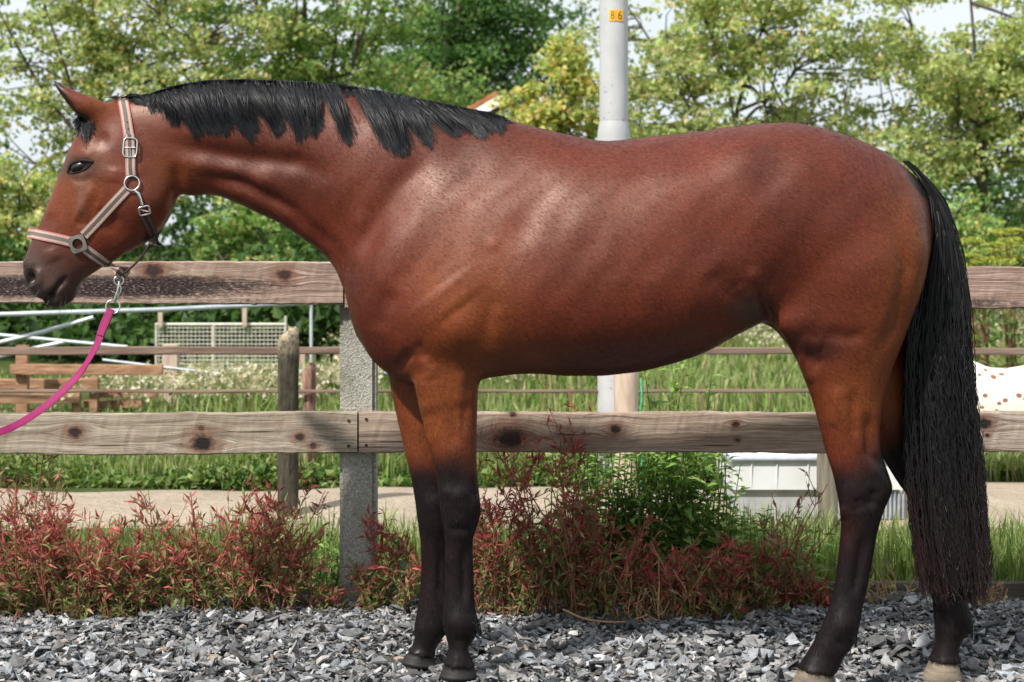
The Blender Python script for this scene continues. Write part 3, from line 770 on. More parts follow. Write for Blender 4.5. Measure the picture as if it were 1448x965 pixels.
def slab(o1, o2, y0, y1, name, mat):
    d = np.array([tr2[0] - tl[0], 0, tr2[2] - tl[2]]); d /= np.linalg.norm(d); nn = np.array([-d[2], 0, d[0]])
    A = [tl + nn * o1, tr2 + nn * o1, tr2 + nn * o2, tl + nn * o2]
    V = np.array([[p[0], y0, p[2]] for p in A] + [[p[0], y1, p[2]] for p in A]); m = MB()
    m.add(V, [np.array([(0, 1, 2, 3), (7, 6, 5, 4), (0, 4, 5, 1), (1, 5, 6, 2), (2, 6, 7, 3), (3, 7, 4, 0)])]); return sub(sh, name, m.mesh(name), mat)
slab(-.10, .03, YS - .05, YS + .0, 'verge_board', MAT['white_paint']); slab(.033, .085, YS - .06, YS + 2.9, 'roof', MAT['roof'])

# ------------------------------------------------------------------ trees and hedge
LG = [srgb(108, 134, 62), srgb(132, 152, 76), srgb(164, 166, 88), srgb(186, 158, 92), srgb(76, 104, 48)]
LIGHT = ([(.205, .262, .095), (.27, .32, .135), (.36, .35, .17), (.41, .32, .17), (.14, .19, .075)], [.32, .30, .18, .08, .12])
MIDG = ([(.13, .21, .06), (.18, .27, .09), (.26, .29, .11), (.33, .25, .11), (.08, .14, .04)], [.36, .28, .12, .05, .19])
DARK = ([(.055, .115, .03), (.08, .15, .045), (.11, .18, .055), (.04, .08, .025)], [.36, .3, .14, .2])
YELL = ([(.36, .35, .12), (.42, .36, .13), (.22, .28, .09), (.40, .27, .12), (.14, .19, .06)], [.28, .2, .28, .1, .14])

def tree(name, label, px, Y, zc, rx, rz, ncl, per, leaf, pal, seed, cr=.42, flat=.45, trunk_r=.12, zmin=.5, ry=None, shape=.55, nlimb=9, group=None, cat='tree', base_x=None, gap=0.0):
    """zc: crown centre height; rx, rz: crown radii; ncl clusters of per leaves"""
    g = np.random.default_rng(seed); ry = ry or rx * .8
    cx = P(px, 0, Y)[0]; bx = cx if base_x is None else P(base_x, 0, Y)[0]
    root = empty(name, (bx, Y, 0)); tag(root, label, cat, group)
    # clusters fill an uneven ellipsoid, denser towards its outside
    d = g.normal(size=(ncl * 3, 3)); d /= np.linalg.norm(d, axis=1, keepdims=True)
    r = g.uniform(0, 1, ncl * 3) ** shape
    lump = 1 + .22 * vnoise(d, 2.3, seed) 
    c = d * (r * lump)[:, None] * np.array([rx, ry, rz]) + np.array([cx, Y, zc])
    keep = (c[:, 2] > zmin)
    if gap: keep &= vnoise(c, 1.1, seed * 1.3) > -gap
    c = c[keep][:ncl]
    # wood
    nodes = []
    K = 9
    top = np.array([cx + g.normal() * .2, Y, zc + rz * .55])
    tk = catmull([(bx, Y, -.15), (bx + (cx - bx) * .2 + g.normal() * .05, Y + g.normal() * .05, zc * .3), (bx + (cx - bx) * .6 + g.normal() * .15, Y + g.normal() * .15, zc * .75), top], 6)
    m = MB(); m.tube(tk, np.linspace(trunk_r, trunk_r * .2, len(tk)), 8); trunk = sub(root, 'trunk', m.mesh('trunk', True), MAT['bark'])
    limbs = []
    mb = MB()
    for i in range(nlimb):
        s = tk[int(len(tk) * g.uniform(.25, .92))]
        tgt = c[g.integers(len(c))]
        k1 = s + (tgt - s) * .4 + g.normal(size=3) * .12 + [0, 0, .18]
        path = catmull([s, k1, s + (tgt - s) * .75 + g.normal(size=3) * .1 + [0, 0, .1], tgt], 5)
        mb.tube(path, np.linspace(trunk_r * .36, .008, len(path)), 6); limbs.append(path)
    pool = np.vstack(limbs + [tk[len(tk) // 3:]])
    S = []
    for p in c:
        q = pool[np.argmin(((pool - p) ** 2).sum(1) + 8 * np.maximum(0, pool[:, 2] - p[2]) ** 2)]
        S.append(resample(catmull([q, (q + p) / 2 + g.normal(size=3) * .09 + [0, 0, .06], p], 3), 6))
    S = np.array(S); v, f = strands(S, np.tile(np.linspace(.011, .004, 6), (len(S), 1)), 4); mb.add(v, f)
    sub(root, 'branches', mb.mesh('branches', True), MAT['bark'])
    # leaves in loose, flattened sprays
    n = len(c) * per
    size = np.repeat(g.uniform(.6, 1.25, len(c)), per)[:, None] * cr
    off = g.normal(size=(n, 3)); off /= np.linalg.norm(off, axis=1, keepdims=True); off *= (g.uniform(0, 1, n) ** .6)[:, None]
    C = np.repeat(c, per, 0) + off * size * np.array([1, 1, flat])
    tint = np.repeat(g.normal(1.6, .25, len(c)), per)[:, None]
    col = pick(pal[0], pal[1], n, .2) * tint.clip(.55, 1.5)
    N = norm(rand_dir(n) + 1.15 * np.array(sd)); D = rand_dir(n, -.25)
    V, q, cc = leaves(C, D, N, leaf * g.uniform(.6, 1.25, n), leaf * .8 * g.uniform(.6, 1.2, n), col)
    sub(root, 'crown', np_mesh('crown', V, q, False, {'col': cc}), MAT['leaf'])
    return root

tree('maple_tree', 'open light green maple with yellowing leaves above the horse face', 150, 24, 4.0, 2.7, 2.9, 300, 56, .095, LIGHT, 131, .40, .45, .09, .9, gap=.55, nlimb=11)
tree('leafy_tree', 'mid green leafy tree with orange tints behind the arched mane', 420, 26, 4.0, 2.3, 3.3, 260, 80, .10, MIDG, 32, .48, .5, .12, .6, gap=.6)
tree('oak_tree', 'dark green dense tree, tallest one behind the withers', 655, 32, 5.2, 2.5, 2.9, 230, 95, .11, DARK, 33, .6, .5, .2, .8)
tree('ash_tree', 'feathery green bushy tree just in front of the dark tree', 560, 28, 2.6, 2.0, 1.7, 170, 110, .085, MIDG, 34, .55, .5, .1, .4)
tree('yellow_tree', 'young yellow-leaved tree standing beside the grey lamp column', 785, 21, 2.0, .75, 1.9, 75, 90, .10, YELL, 35, .33, .5, .06, .3, gap=.5, nlimb=7)
tree('maple_tree', 'wide open maple with thin visible branches above the horse back', 1075, 24, 3.7, 2.5, 2.5, 310, 58, .095, LIGHT, 36, .40, .42, .08, 1.0, gap=.55, nlimb=13)
tree('maple_tree', 'tall light green maple rising behind the black tail', 1390, 25, 3.5, 2.0, 3.2, 300, 58, .095, LIGHT, 37, .40, .45, .08, .5, gap=.6, nlimb=12)
tree('maple_tree', 'light green maple beyond the right edge, past the spotted pony', 1880, 25, 3.6, 2.3, 3.0, 200, 55, .11, LIGHT, 43, .45, .45, .09, .5, gap=.6)
tree('maple_tree', 'light green maple beyond the left edge, past the timber pen', -420, 25, 3.8, 2.5, 3.0, 200, 55, .11, MIDG, 44, .45, .45, .09, .5, gap=.6)
tree('hawthorn_bush', 'yellow-green bush low behind the horse muzzle', 0, 20, 1.3, .9, 1.0, 75, 90, .09, LIGHT, 38, .34, .5, .05, .2, cat='bush')
tree('hawthorn_bush', 'light green bush under the arched horse neck', 385, 19, 1.0, 1.0, .85, 80, 95, .085, MIDG, 39, .34, .5, .05, .2, cat='bush')
tree('alder_tree', 'green tree low between the lamp column and the croup', 905, 27, 2.4, 1.2, 1.5, 90, 100, .10, LIGHT, 41, .45, .45, .08, .5, gap=.4)
tree('willow_bush', 'dark green bush low behind the black tail', 1330, 21, 1.2, .75, .8, 60, 95, .085, MIDG, 42, .34, .5, .05, .2, cat='bush')
# far hedge closing the view: bushes one can tell apart only here and there
n = 150
g = np.random.default_rng(50)
X = np.concatenate([g.uniform(-16, 16, 100), g.uniform(-9, -.5, 50)]); Y = np.concatenate([g.uniform(30, 34, 100), g.uniform(18.2, 20, 50)]); H = .9 + .4 * vnoise(np.stack([X, Y, X * 0], -1), .5) + g.uniform(-.2, .3, n)
H[:100] += .5; H[100:] *= .72
per = 420
c = np.repeat(np.stack([X, Y, H], -1), per, 0)
off = g.normal(size=(n * per, 3)); off /= np.linalg.norm(off, axis=1, keepdims=True); off *= (g.uniform(0, 1, n * per) ** .45)[:, None]
C = c + off * np.stack([np.full(n * per, 1.1), np.full(n * per, 1.0), np.repeat(H * .95, per)], -1)
C = C[C[:, 2] > .02]
n2 = len(C)
V, q, cc = leaves(C, rand_dir(n2, -.2), rand_dir(n2, .9), g.uniform(.10, .2, n2), g.uniform(.08, .15, n2), pick(*DARK, n2))
o = link('hedge', np_mesh('hedge', V, q, False, {'col': cc}), MAT['leaf']); tag(o, 'dark green hedge closing the far side of the meadow', kind='stuff')

# yellow umbel plants right of the tail
for i, (px, Y, h, lab) in enumerate(((1392, 13.5, 1.30, 'tall yellow umbel plant nearest the black tail above the plank'), (1432, 14.2, 1.42, 'tall yellow umbel plant at the far edge, beyond its shorter twin'))):
    g = np.random.default_rng(60 + i); x0 = P(px, 0, Y)[0]
    root = empty('umbel_plant', (x0, Y, 0)); tag(root, lab, 'plant')
    mb = MB(); hd = MB()
    for k in range(9):
        tp = np.array([x0 + g.normal() * .16, Y + g.normal() * .15, h * g.uniform(.78, 1.02)])
        mb.tube(catmull([(x0 + g.normal() * .03, Y, 0), ((x0 + tp[0]) / 2, Y, h * .5), tp], 4), np.linspace(.01, .004, 9), 5)
        nr = 70; a = g.uniform(0, 6.28, nr); r = .10 * np.sqrt(g.uniform(0, 1, nr))
        C = tp + np.stack([np.cos(a) * r, np.sin(a) * r, .03 - r * .25 + g.normal(0, .006, nr)], -1)
        hd.add(*leaves(C, rand_dir(nr, 0), rand_dir(nr, 1.5), np.full(nr, .03), np.full(nr, .028), pick([(.42, .42, .09), (.32, .36, .08), (.20, .26, .06)], [.5, .3, .2], nr)))
    nl = 260; C = np.stack([x0 + g.normal(0, .16, nl), Y + g.normal(0, .14, nl), h * g.uniform(.1, .85, nl)], -1)
    hd2 = MB(); hd2.add(*leaves(C, rand_dir(nl), rand_dir(nl, 1), g.uniform(.05, .11, nl), g.uniform(.02, .04, nl), pick(*MIDG, nl)))
    sub(root, 'stems', mb.mesh('stems', True), MAT['stem_green'] if 'stem_green' in MAT else MAT['stem']); sub(root, 'flower_heads', hd.mesh('flower_heads'), MAT['leaf'])['kind'] = 'stuff'; sub(root, 'leaves', hd2.mesh('leaves'), MAT['leaf'])

# ------------------------------------------------------------------ weeds along the front fence
MAT['red_stem'] = m_plain('red_stem', srgb(120, 62, 52), srgb(152, 96, 76), 40, .7)
MAT['stem_green'] = m_plain('stem_green', srgb(80, 100, 48), srgb(112, 128, 66), 40, .7)
MAT['straw'] = m_plain('straw', srgb(150, 112, 80), srgb(186, 150, 112), 40, .8)
REDB = ([(.34, .070, .066), (.44, .13, .12), (.25, .045, .045), (.33, .16, .10), (.24, .22, .09), (.16, .21, .06)], [.32, .20, .18, .11, .10, .09])
REDD = ([(.29, .042, .050), (.38, .09, .085), (.20, .032, .038), (.24, .13, .07), (.16, .19, .065)], [.34, .22, .18, .12, .14])
OLIV = ([(.17, .145, .065), (.23, .17, .10), (.14, .16, .05), (.26, .12, .08)], [.3, .25, .25, .2])

def weed(name, label, px, Y, h, spread, nst, pal, seed, lean=.35, leaf=.040, lw=.19, per=66, group=None, stem='red_stem', low=None, cat='weed', twigs=7, up=.4, hvar=.66, dens_low=1.0):
    g = np.random.default_rng(seed)
    h *= 1.24; nst = int(nst * 1.08); x0 = P(px, 0, Y)[0]; z0 = float(ground_z(x0, Y))
    root = empty(name, (x0, Y, z0)); tag(root, label, cat, group)
    S, RR, LC, LD, LH = [], [], [], [], []
    for i in range(nst):
        a = g.uniform(0, 6.28); rr = spread * np.sqrt(g.uniform(0, 1))
        b = np.array([x0 + np.cos(a) * rr, Y + np.sin(a) * rr * .45, z0 - .02])
        hh = h * g.uniform(1 - hvar, 1.0) * (1 - .3 * rr / spread)
        ln = g.normal(0, lean, 2) * hh * np.array([1, .45])
        tip = b + [ln[0], ln[1], hh]
        mid = (b + tip) / 2 + [g.normal() * .02 - ln[0] * .15, g.normal() * .02, hh * .04]
        path = resample(catmull([b, mid, tip], 6), 12); S.append(path); RR.append(np.linspace(.0034, .0012, 12))
        for k in range(twigs):
            u = g.uniform(.12, .95); q = path[int(u * 11)]
            L = hh * g.uniform(.16, .42) * (1.15 - u * .7); a2 = g.uniform(0, 6.28)
            d = np.array([np.cos(a2) * .8, np.sin(a2) * .6, g.uniform(.3, 1.1)]); d /= np.linalg.norm(d)
            e = q + d * L
            tw = resample(catmull([q, q + d * L * .5 + [0, 0, -.01], e + [0, 0, L * .15]], 4), 12); S.append(tw); RR.append(np.linspace(.0018, .0008, 12))
            nl = int(per / twigs * 1.0) + 1
            uu = g.uniform(.08, 1, nl); pp = np.stack([np.interp(uu * 11, np.arange(12), tw[:, j]) for j in range(3)], 1)
            LC.append(pp); dd = g.normal(size=(nl, 3)) * .75 + d * .5 + [0, 0, up]; LD.append(dd); LH.append(pp[:, 2])
        nl = per // 3; uu = g.uniform(.1, 1, nl); pp = np.stack([np.interp(uu * 11, np.arange(12), path[:, j]) for j in range(3)], 1)
        LC.append(pp); LD.append(g.normal(size=(nl, 3)) * .8 + [0, 0, up]); LH.append(pp[:, 2])
    S = np.array(S); v, f = strands(S, np.array(RR), 4)
    sub(root, 'stems', np_mesh('stems', v, f, True), MAT[stem])
    C = np.vstack(LC); D = norm(np.vstack(LD)); H = np.concatenate(LH) - z0; n = len(C)
    L = leaf * g.uniform(.5, 1.35, n); C = C + D * L[:, None] * .5
    col = pick(pal[0], pal[1], n, .22)
    if low is not None:
        c2 = pick(low[0], low[1], n, .22); w = (g.random(n) < (1 - smooth01(.05, .55, H / h)))[:, None]; col = np.where(w, c2, col)
    V, q, cc = leaves(C, D, rand_dir(n, .7), L, L * lw * g.uniform(.7, 1.4, n), col, True, fold=.15)
    sub(root, 'leaves', np_mesh('leaves', V, q, False, {'col': cc}), MAT['weed_leaf'])
    return root
GR = 'red-leaved weeds along the front fence'
LOWG = ([(.12, .17, .045), (.20, .17, .08), (.09, .14, .035), (.28, .19, .11)], [.35, .25, .2, .2])
# left thicket, seen from the picture's edge to the concrete post
weed('red_weed', 'tall olive-red weed at the far end of the fence, reaching the lower plank', 22, 5.98, .62, .13, 12, OLIV, 101, .25, low=LOWG, group=GR)
weed('red_weed', 'pink-red bushy weed just under the pink lead rope', 60, 5.84, .50, .20, 26, REDB, 102, .35, low=LOWG, group=GR)
weed('red_weed', 'wide reddish weed between the lead rope and the tallest red spire', 150, 5.82, .40, .20, 24, REDB, 103, .4, low=LOWG, group=GR)
weed('red_weed', 'low pinkish weed filling the dip in the fence thicket', 215, 5.86, .32, .20, 24, REDB, 104, .4, low=LOWG, group=GR)
weed('red_weed', 'tall red-spired weed reaching the lower plank, before the round post', 305, 5.88, .57, .16, 22, REDB, 105, .28, low=LOWG, group=GR)
weed('red_weed', 'spreading brown-red weed at the foot of the dark round post', 372, 5.84, .44, .18, 24, REDB, 106, .36, low=LOWG, group=GR)
weed('red_weed', 'sparse fallen red sprig beside the concrete post', 455, 5.88, .14, .08, 7, REDB, 107, .5, low=LOWG, group=GR, per=30, hvar=.6)
weed('red_weed', 'edge weed with red tips left of the pink rope', -70, 5.86, .48, .22, 24, REDB, 108, .35, low=LOWG, group=GR)
# middle thicket, in the shade of the horse
weed('red_weed', 'narrow rusty weed between the concrete post and the front legs', 562, 5.86, .40, .10, 13, REDD, 111, .3, low=LOWG, group=GR)
weed('red_weed', 'deep crimson weed right behind the front legs', 700, 5.84, .57, .20, 28, REDD, 112, .33, low=LOWG, group=GR, per=66)
weed('red_weed', 'tallest crimson weed, its spires crossing the lower plank', 792, 5.84, .76, .19, 28, REDD, 113, .22, low=LOWG, group=GR, per=70, up=.7)
weed('red_weed', 'dark crimson weed below the leafy green plant', 880, 5.83, .36, .20, 24, REDD, 114, .33, low=LOWG, group=GR, per=66)
weed('red_weed', 'low dark red weed beside the dry straw stems', 975, 5.82, .28, .18, 20, REDD, 115, .36, low=LOWG, group=GR)
weed('red_weed', 'small bright crimson weed in front of the white trough', 1055, 5.84, .36, .14, 16, REDD, 116, .3, low=LOWG, group=GR)
weed('red_weed', 'faded olive weed with thin tips before the trough corner', 1105, 5.92, .44, .14, 13, OLIV, 117, .3, low=LOWG, group=GR, per=34)
weed('red_weed', 'short rusty weed hugging the edging board by the hind leg', 1150, 5.90, .15, .12, 13, REDD, 118, .5, group=GR)
# leafy green plants: upright stems with long leaves
def leafy(name, label, px, Y, h, spread, nst, seed, leaf=.085, pal=None, lw=.24, lean=.16, group=None, pairs=15):
    g = np.random.default_rng(seed); x0 = P(px, 0, Y)[0]
    root = empty(name, (x0, Y, 0)); tag(root, label, 'weed', group)
    h *= 1.12; pal = pal or ([(.17, .30, .06), (.23, .37, .09), (.12, .23, .05), (.31, .41, .13)], [.36, .28, .2, .16])
    S, C, D, N, L = [], [], [], [], []
    for i in range(nst):
        a = g.uniform(0, 6.28); rr = spread * np.sqrt(g.uniform(0, 1)); b = np.array([x0 + np.cos(a) * rr, Y + np.sin(a) * rr * .5, -.02])
        hh = h * g.uniform(.6, 1); tip = b + [g.normal() * lean * hh, g.normal() * lean * hh * .5, hh]
        path = resample(catmull([b, (b + tip) / 2 + [g.normal() * .02, 0, 0], tip], 6), 14); S.append(path)
        for k in range(pairs):
            u = .18 + .82 * (k + g.uniform(-.3, .3)) / (pairs - 1); u = min(max(u, .1), 1); q = np.array([np.interp(u * 13, np.arange(14), path[:, j]) for j in range(3)])
            a0 = k * 2.4 + g.uniform(-.5, .5) + i
            for s in (0, np.pi):
                d = np.array([np.cos(a0 + s), np.sin(a0 + s), g.uniform(-.25, .55)]); d /= np.linalg.norm(d)
                l = leaf * g.uniform(.6, 1.15) * (1.1 - .55 * u ** 3)
                C.append(q + d * l * .5); D.append(d); N.append(np.array([0, 0, 1]) + g.normal(size=3) * .25); L.append(l)
    S = np.array(S); v, f = strands(S, np.tile(np.linspace(.004, .0015, 14), (len(S), 1)), 5); sub(root, 'stems', np_mesh('stems', v, f, True), MAT['stem_green'])
    L = np.array(L); n = len(L)
    V, q, cc = leaves(np.array(C), np.array(D), norm(np.array(N)), L, L * lw * g.uniform(.8, 1.25, n), pick(pal[0], pal[1], n, .15), True, fold=.12)
    sub(root, 'leaves', np_mesh('leaves', V, q, False, {'col': cc}), MAT['weed_leaf']); return root
leafy('green_weed', 'bright green leafy plant under the middle of the lower plank', 905, 6.24, .62, .25, 40, 201, .095, lw=.32, pairs=13)
leafy('green_weed', 'tall green shoot rising above the lower plank beside the lamp column', 938, 6.30, .77, .08, 5, 202, .11, lw=.28, pairs=17, lean=.12)
leafy('green_weed', 'fresh green leafy plant leaning toward the white trough', 985, 6.22, .50, .18, 30, 203, .09, lw=.32, pairs=12)
leafy('green_weed', 'soft green leafy weed rising behind the crimson spires', 856, 6.24, .56, .16, 20, 209, .085, lw=.3, pairs=12)
leafy('green_weed', 'smaller leafy green weed at the foot of the white trough', 1045, 6.20, .30, .12, 12, 204, .08, lw=.3)
leafy('green_weed', 'broad green weed between the trough and the hind leg', 1125, 6.12, .26, .12, 8, 205, .09, lw=.4, pairs=7)
leafy('green_weed', 'low green nettle patch beside the concrete post', 440, 6.05, .24, .14, 14, 206, .055, lw=.45, pairs=8)
leafy('green_weed', 'large-leaved dock seedling right of the concrete post', 545, 6.0, .24, .02, 2, 207, .10, ([(.05, .13, .06), (.07, .16, .075)], [.5, .5]), .62, pairs=4)
leafy('green_weed', 'dark green weed deep between the crimson weeds', 830, 6.1, .50, .22, 12, 208, .07, ([(.05, .10, .025), (.08, .14, .035)], [.5, .5]))
weed('dry_weed', 'dry straw-brown stems standing before the crimson weeds', 935, 5.76, .34, .10, 12, ([(.30, .19, .11), (.38, .27, .17)], [.5, .5]), 301, .3, leaf=.02, per=20, stem='straw', twigs=5)
weed('dry_weed', 'tuft of dry brown grass at the end of the edging board', 1385, 5.96, .13, .06, 18, ([(.30, .19, .11), (.20, .13, .08)], [.5, .5]), 302, .5, leaf=.03, per=12, stem='straw', twigs=2)
weed('dry_weed', 'thin dry grass stalks behind the hind hoof', 1245, 6.0, .20, .10, 12, ([(.30, .24, .11), (.20, .19, .07)], [.5, .5]), 303, .35, leaf=.03, per=10, stem='straw', twigs=2)
m = MB(); m.tube(catmull([P(796, 862, 5.72), P(830, 876, 5.68), P(880, 880, 5.66), P(915, 870, 5.7)], 5), np.linspace(.004, .0025, 16), 6)
o = link('twig', m.mesh('twig', True), MAT['straw']); tag(o, 'bent dry brown twig lying on the gravel under the horse belly', 'twig')

# ------------------------------------------------------------------ the horse
Y0 = 5.10
def ring(sec, n):
    """sec: ax,ay,bx,by (photo pixels of the two outline points), half width, Y offset, pinch (narrower towards A), exponent"""
    ax, ay, bx, by, w, yo, pin, ex = sec
    Y = Y0 + yo
    A, B = P(ax, ay, Y), P(bx, by, Y)
    th = np.arange(n) * 2 * np.pi / n
    c, s = np.cos(th), np.sin(th)
    cc = np.sign(c) * np.abs(c) ** (2 / ex); ss = np.sign(s) * np.abs(s) ** (2 / ex)
    V = (A + B) / 2 + (A - B)[None] / 2 * cc[:, None]
    V[:, 1] += w * ss * (1 - pin * cc)
    return V

def loft(secs, n=28, per=5):
    S = np.array([list(s) + [0.0, 0.0, 2.0][len(s) - 5:] if len(s) < 8 else list(s) for s in secs], float)
    S = catmull(S, per)
    S[:, 4] = np.maximum(S[:, 4], .004)
    V = np.stack([ring(s, n) for s in S]); m = len(S)
    i = np.arange(m - 1)[:, None] * n + np.arange(n)[None]; i2 = np.arange(m - 1)[:, None] * n + (np.arange(n) + 1) % n
    q = np.stack([i, i2, i2 + n, i + n], -1).reshape(-1, 4)
    V = np.vstack([V.reshape(-1, 3), V[0].mean(0), V[-1].mean(0)]); k = m * n
    j = np.arange(n); j2 = (j + 1) % n
    t = np.vstack([np.stack([np.full(n, k), j2, j], 1), np.stack([np.full(n, k + 1), (m - 1) * n + j, (m - 1) * n + j2], 1)])
    return V, [q, t]

BODY = MB()
def part(secs, **k): BODY.add(*loft(secs, **k))
# trunk
part([(489, 400, 497, 450, .05, 0, 0, 2), (500, 345, 508, 482, .135, 0, 0, 2.1), (540, 270, 540, 522, .20, 0, .1, 2.2), (600, 205, 592, 545, .235, 0, .2, 2.2),
      (660, 166, 650, 540, .262, 0, .32, 2.2), (740, 174, 738, 529, .288, 0, .28, 2.2), (800, 191, 800, 530, .305, 0, .16, 2.25), (860, 199, 860, 530, .318, 0, .1, 2.3),
      (930, 193, 925, 520, .322, 0, .08, 2.3), (1000, 184, 990, 500, .312, 0, .04, 2.3), (1060, 176, 1047, 471, .30, 0, -.02, 2.3), (1110, 174, 1098, 449, .29, 0, -.02, 2.3),
      (1160, 182, 1140, 470, .275, 0, 0, 2.3), (1210, 197, 1190, 480, .255, 0, 0, 2.3), (1250, 215, 1235, 480, .225, 0, 0, 2.2), (1280, 240, 1270, 455, .18, 0, 0, 2.1),
      (1301, 275, 1297, 405, .12, 0, 0, 2), (1312, 308, 1311, 370, .06, 0, 0, 2)], n=40)
# neck
part([(160, 140, 252, 262, .07, 0, 0, 2.1), (205, 134, 262, 279, .078, 0, 0, 2.1), (260, 122, 296, 277, .083, 0, 0, 2.1), (320, 116, 335, 287, .09, 0, -.05, 2.1), (390, 118, 387, 313, .10, 0, -.1, 2.1),
      (455, 123, 434, 343, .115, 0, -.15, 2.1), (520, 131, 465, 371, .14, 0, -.15, 2.1), (590, 145, 488, 412, .165, 0, -.15, 2.1), (660, 160, 510, 465, .18, 0, -.1, 2.1), (715, 180, 560, 490, .18, 0, 0, 2)], n=36)
# head
part([(168, 140, 246, 215, .062, 0, 0, 2.1), (138, 152, 252, 250, .088, 0, 0, 2.2), (115, 178, 250, 283, .100, 0, .0, 2.2), (104, 202, 241, 305, .105, 0, .05, 2.3), (95, 222, 229, 323, .102, 0, .1, 2.4),
      (83, 252, 207, 343, .088, 0, .1, 2.4), (70, 285, 178, 359, .072, 0, .05, 2.4), (57, 316, 148, 376, .060, 0, 0, 2.3), (45, 342, 124, 393, .054, 0, -.05, 2.3), (36, 366, 112, 406, .054, 0, -.05, 2.2),
      (34, 388, 106, 416, .056, 0, 0, 2.1), (41, 408, 98, 421, .048, 0, 0, 2.1), (52, 421, 84, 424, .03, 0, 0, 2)], n=32)
# lower lip and chin
part([(112, 404, 98, 384, .034, 0, 0, 2), (110, 418, 84, 396, .036, 0, 0, 2), (98, 429, 72, 408, .036, 0, 0, 2.1), (84, 435.5, 64, 420, .032, 0, 0, 2), (72, 434, 62, 427, .02, 0, 0, 2)], n=20)
# ears
for s in (-1, 1):
    o = .062 * s
    part([(75.5, 113, 77, 117, .006, o * 1.15, 0, 2), (84, 118, 81.5, 127, .014, o * 1.15, 0, 2), (97, 124.5, 90, 139, .024, o * 1.12, 0, 2), (115, 132, 101, 154, .030, o * 1.06, 0, 2), (136, 138.5, 115, 168, .032, o, 0, 2), (156, 146, 132, 176, .030, o * .85, 0, 2), (170, 160, 150, 182, .026, o * .6, 0, 2)], n=20)
# near foreleg, far foreleg
N_, R_ = -.13, .10
part([(572, 380, 700, 420, .06, N_ - .01, 0, 2), (573, 440, 700, 462, .082, N_ - .008, 0, 2), (577, 485, 688, 496, .088, N_, 0, 2), (580, 516, 680, 520, .082, N_, 0, 2), (587, 553, 677, 553, .072, N_, 0, 2), (596, 590, 675, 588, .064, N_, 0, 2), (606, 628, 674, 628, .057, N_, 0, 2.1), (616, 668, 674.5, 668, .051, N_, 0, 2.2), (620, 697, 678, 702, .052, N_, 0, 2.3),
      (623, 722, 680, 724, .052, N_, 0, 2.3), (627, 745, 674, 746, .047, N_, 0, 2.2), (629, 768, 668.5, 768, .038, N_, 0, 2), (629.5, 800, 669, 800, .033, N_, 0, 2), (629, 830, 670, 832, .033, N_, 0, 2), (626.5, 858, 672, 860, .039, N_, 0, 2), (626, 878, 677, 884, .045, N_, 0, 2),
      (630, 898, 672, 902, .040, N_, 0, 2), (634, 915, 663, 914, .036, N_, 0, 2), (632, 928, 665, 928, .044, N_, 0, 2), (626, 938, 673, 943, .052, N_, 0, 2)], n=24)
part([(535, 440, 680, 440, .06, R_ - .02, 0, 2), (540, 495, 660, 495, .075, R_ - .01, 0, 2), (549, 537, 648, 540, .072, R_, 0, 2), (561, 590, 640, 590, .063, R_, 0, 2), (573, 641, 637, 641, .055, R_, 0, 2.1), (582, 680, 638, 680, .05, R_, 0, 2.2), (587, 708, 643, 714, .052, R_, 0, 2.3), (590.5, 737, 642, 740, .050, R_, 0, 2.2), (594.5, 765, 634, 764, .038, R_, 0, 2),
      (595.5, 800, 634, 800, .033, R_, 0, 2), (594, 832, 636, 834, .034, R_, 0, 2), (590, 862, 638, 864, .040, R_, 0, 2), (586, 885, 634, 890, .044, R_, 0, 2), (586, 902, 624, 905, .039, R_, 0, 2), (583, 913, 616, 919, .038, R_, 0, 2), (575, 920, 616, 929, .046, R_, 0, 2)], n=24)
# near hind leg with thigh, far hind leg
H_, G_ = -.125, .08
part([(1085, 270, 1285, 275, .07, H_, 0, 2), (1080, 340, 1313, 330, .115, H_ - .015, 0, 2.1), (1076, 400, 1311, 385, .135, H_ - .01, 0, 2.1), (1088, 448, 1299, 432, .132, H_, 0, 2.1), (1115, 492, 1281, 478, .115, H_, 0, 2), (1137, 537, 1262, 522, .096, H_, 0, 2), (1150, 572, 1249, 562, .08, H_, 0, 2), (1159, 606, 1242, 602, .066, H_, 0, 2), (1168, 640, 1245, 640, .055, H_, 0, 2.1),
      (1177, 668, 1256, 670, .053, H_, 0, 2.2), (1183, 694, 1261, 692, .052, H_, 0, 2.3), (1187, 718, 1251, 718, .049, H_, 0, 2.2), (1189, 745, 1242, 746, .042, H_, 0, 2), (1186, 782, 1235, 782, .036, H_, 0, 2), (1181, 822, 1227, 826, .035, H_, 0, 2), (1174, 852, 1220, 858, .039, H_, 0, 2), (1165, 878, 1214, 888, .046, H_, 0, 2),
      (1153, 903, 1205, 914, .044, H_, 0, 2), (1142, 922, 1193, 930, .042, H_, 0, 2), (1133, 936, 1186, 944, .046, H_, 0, 2), (1127, 946, 1182, 953, .052, H_, 0, 2)], n=24)
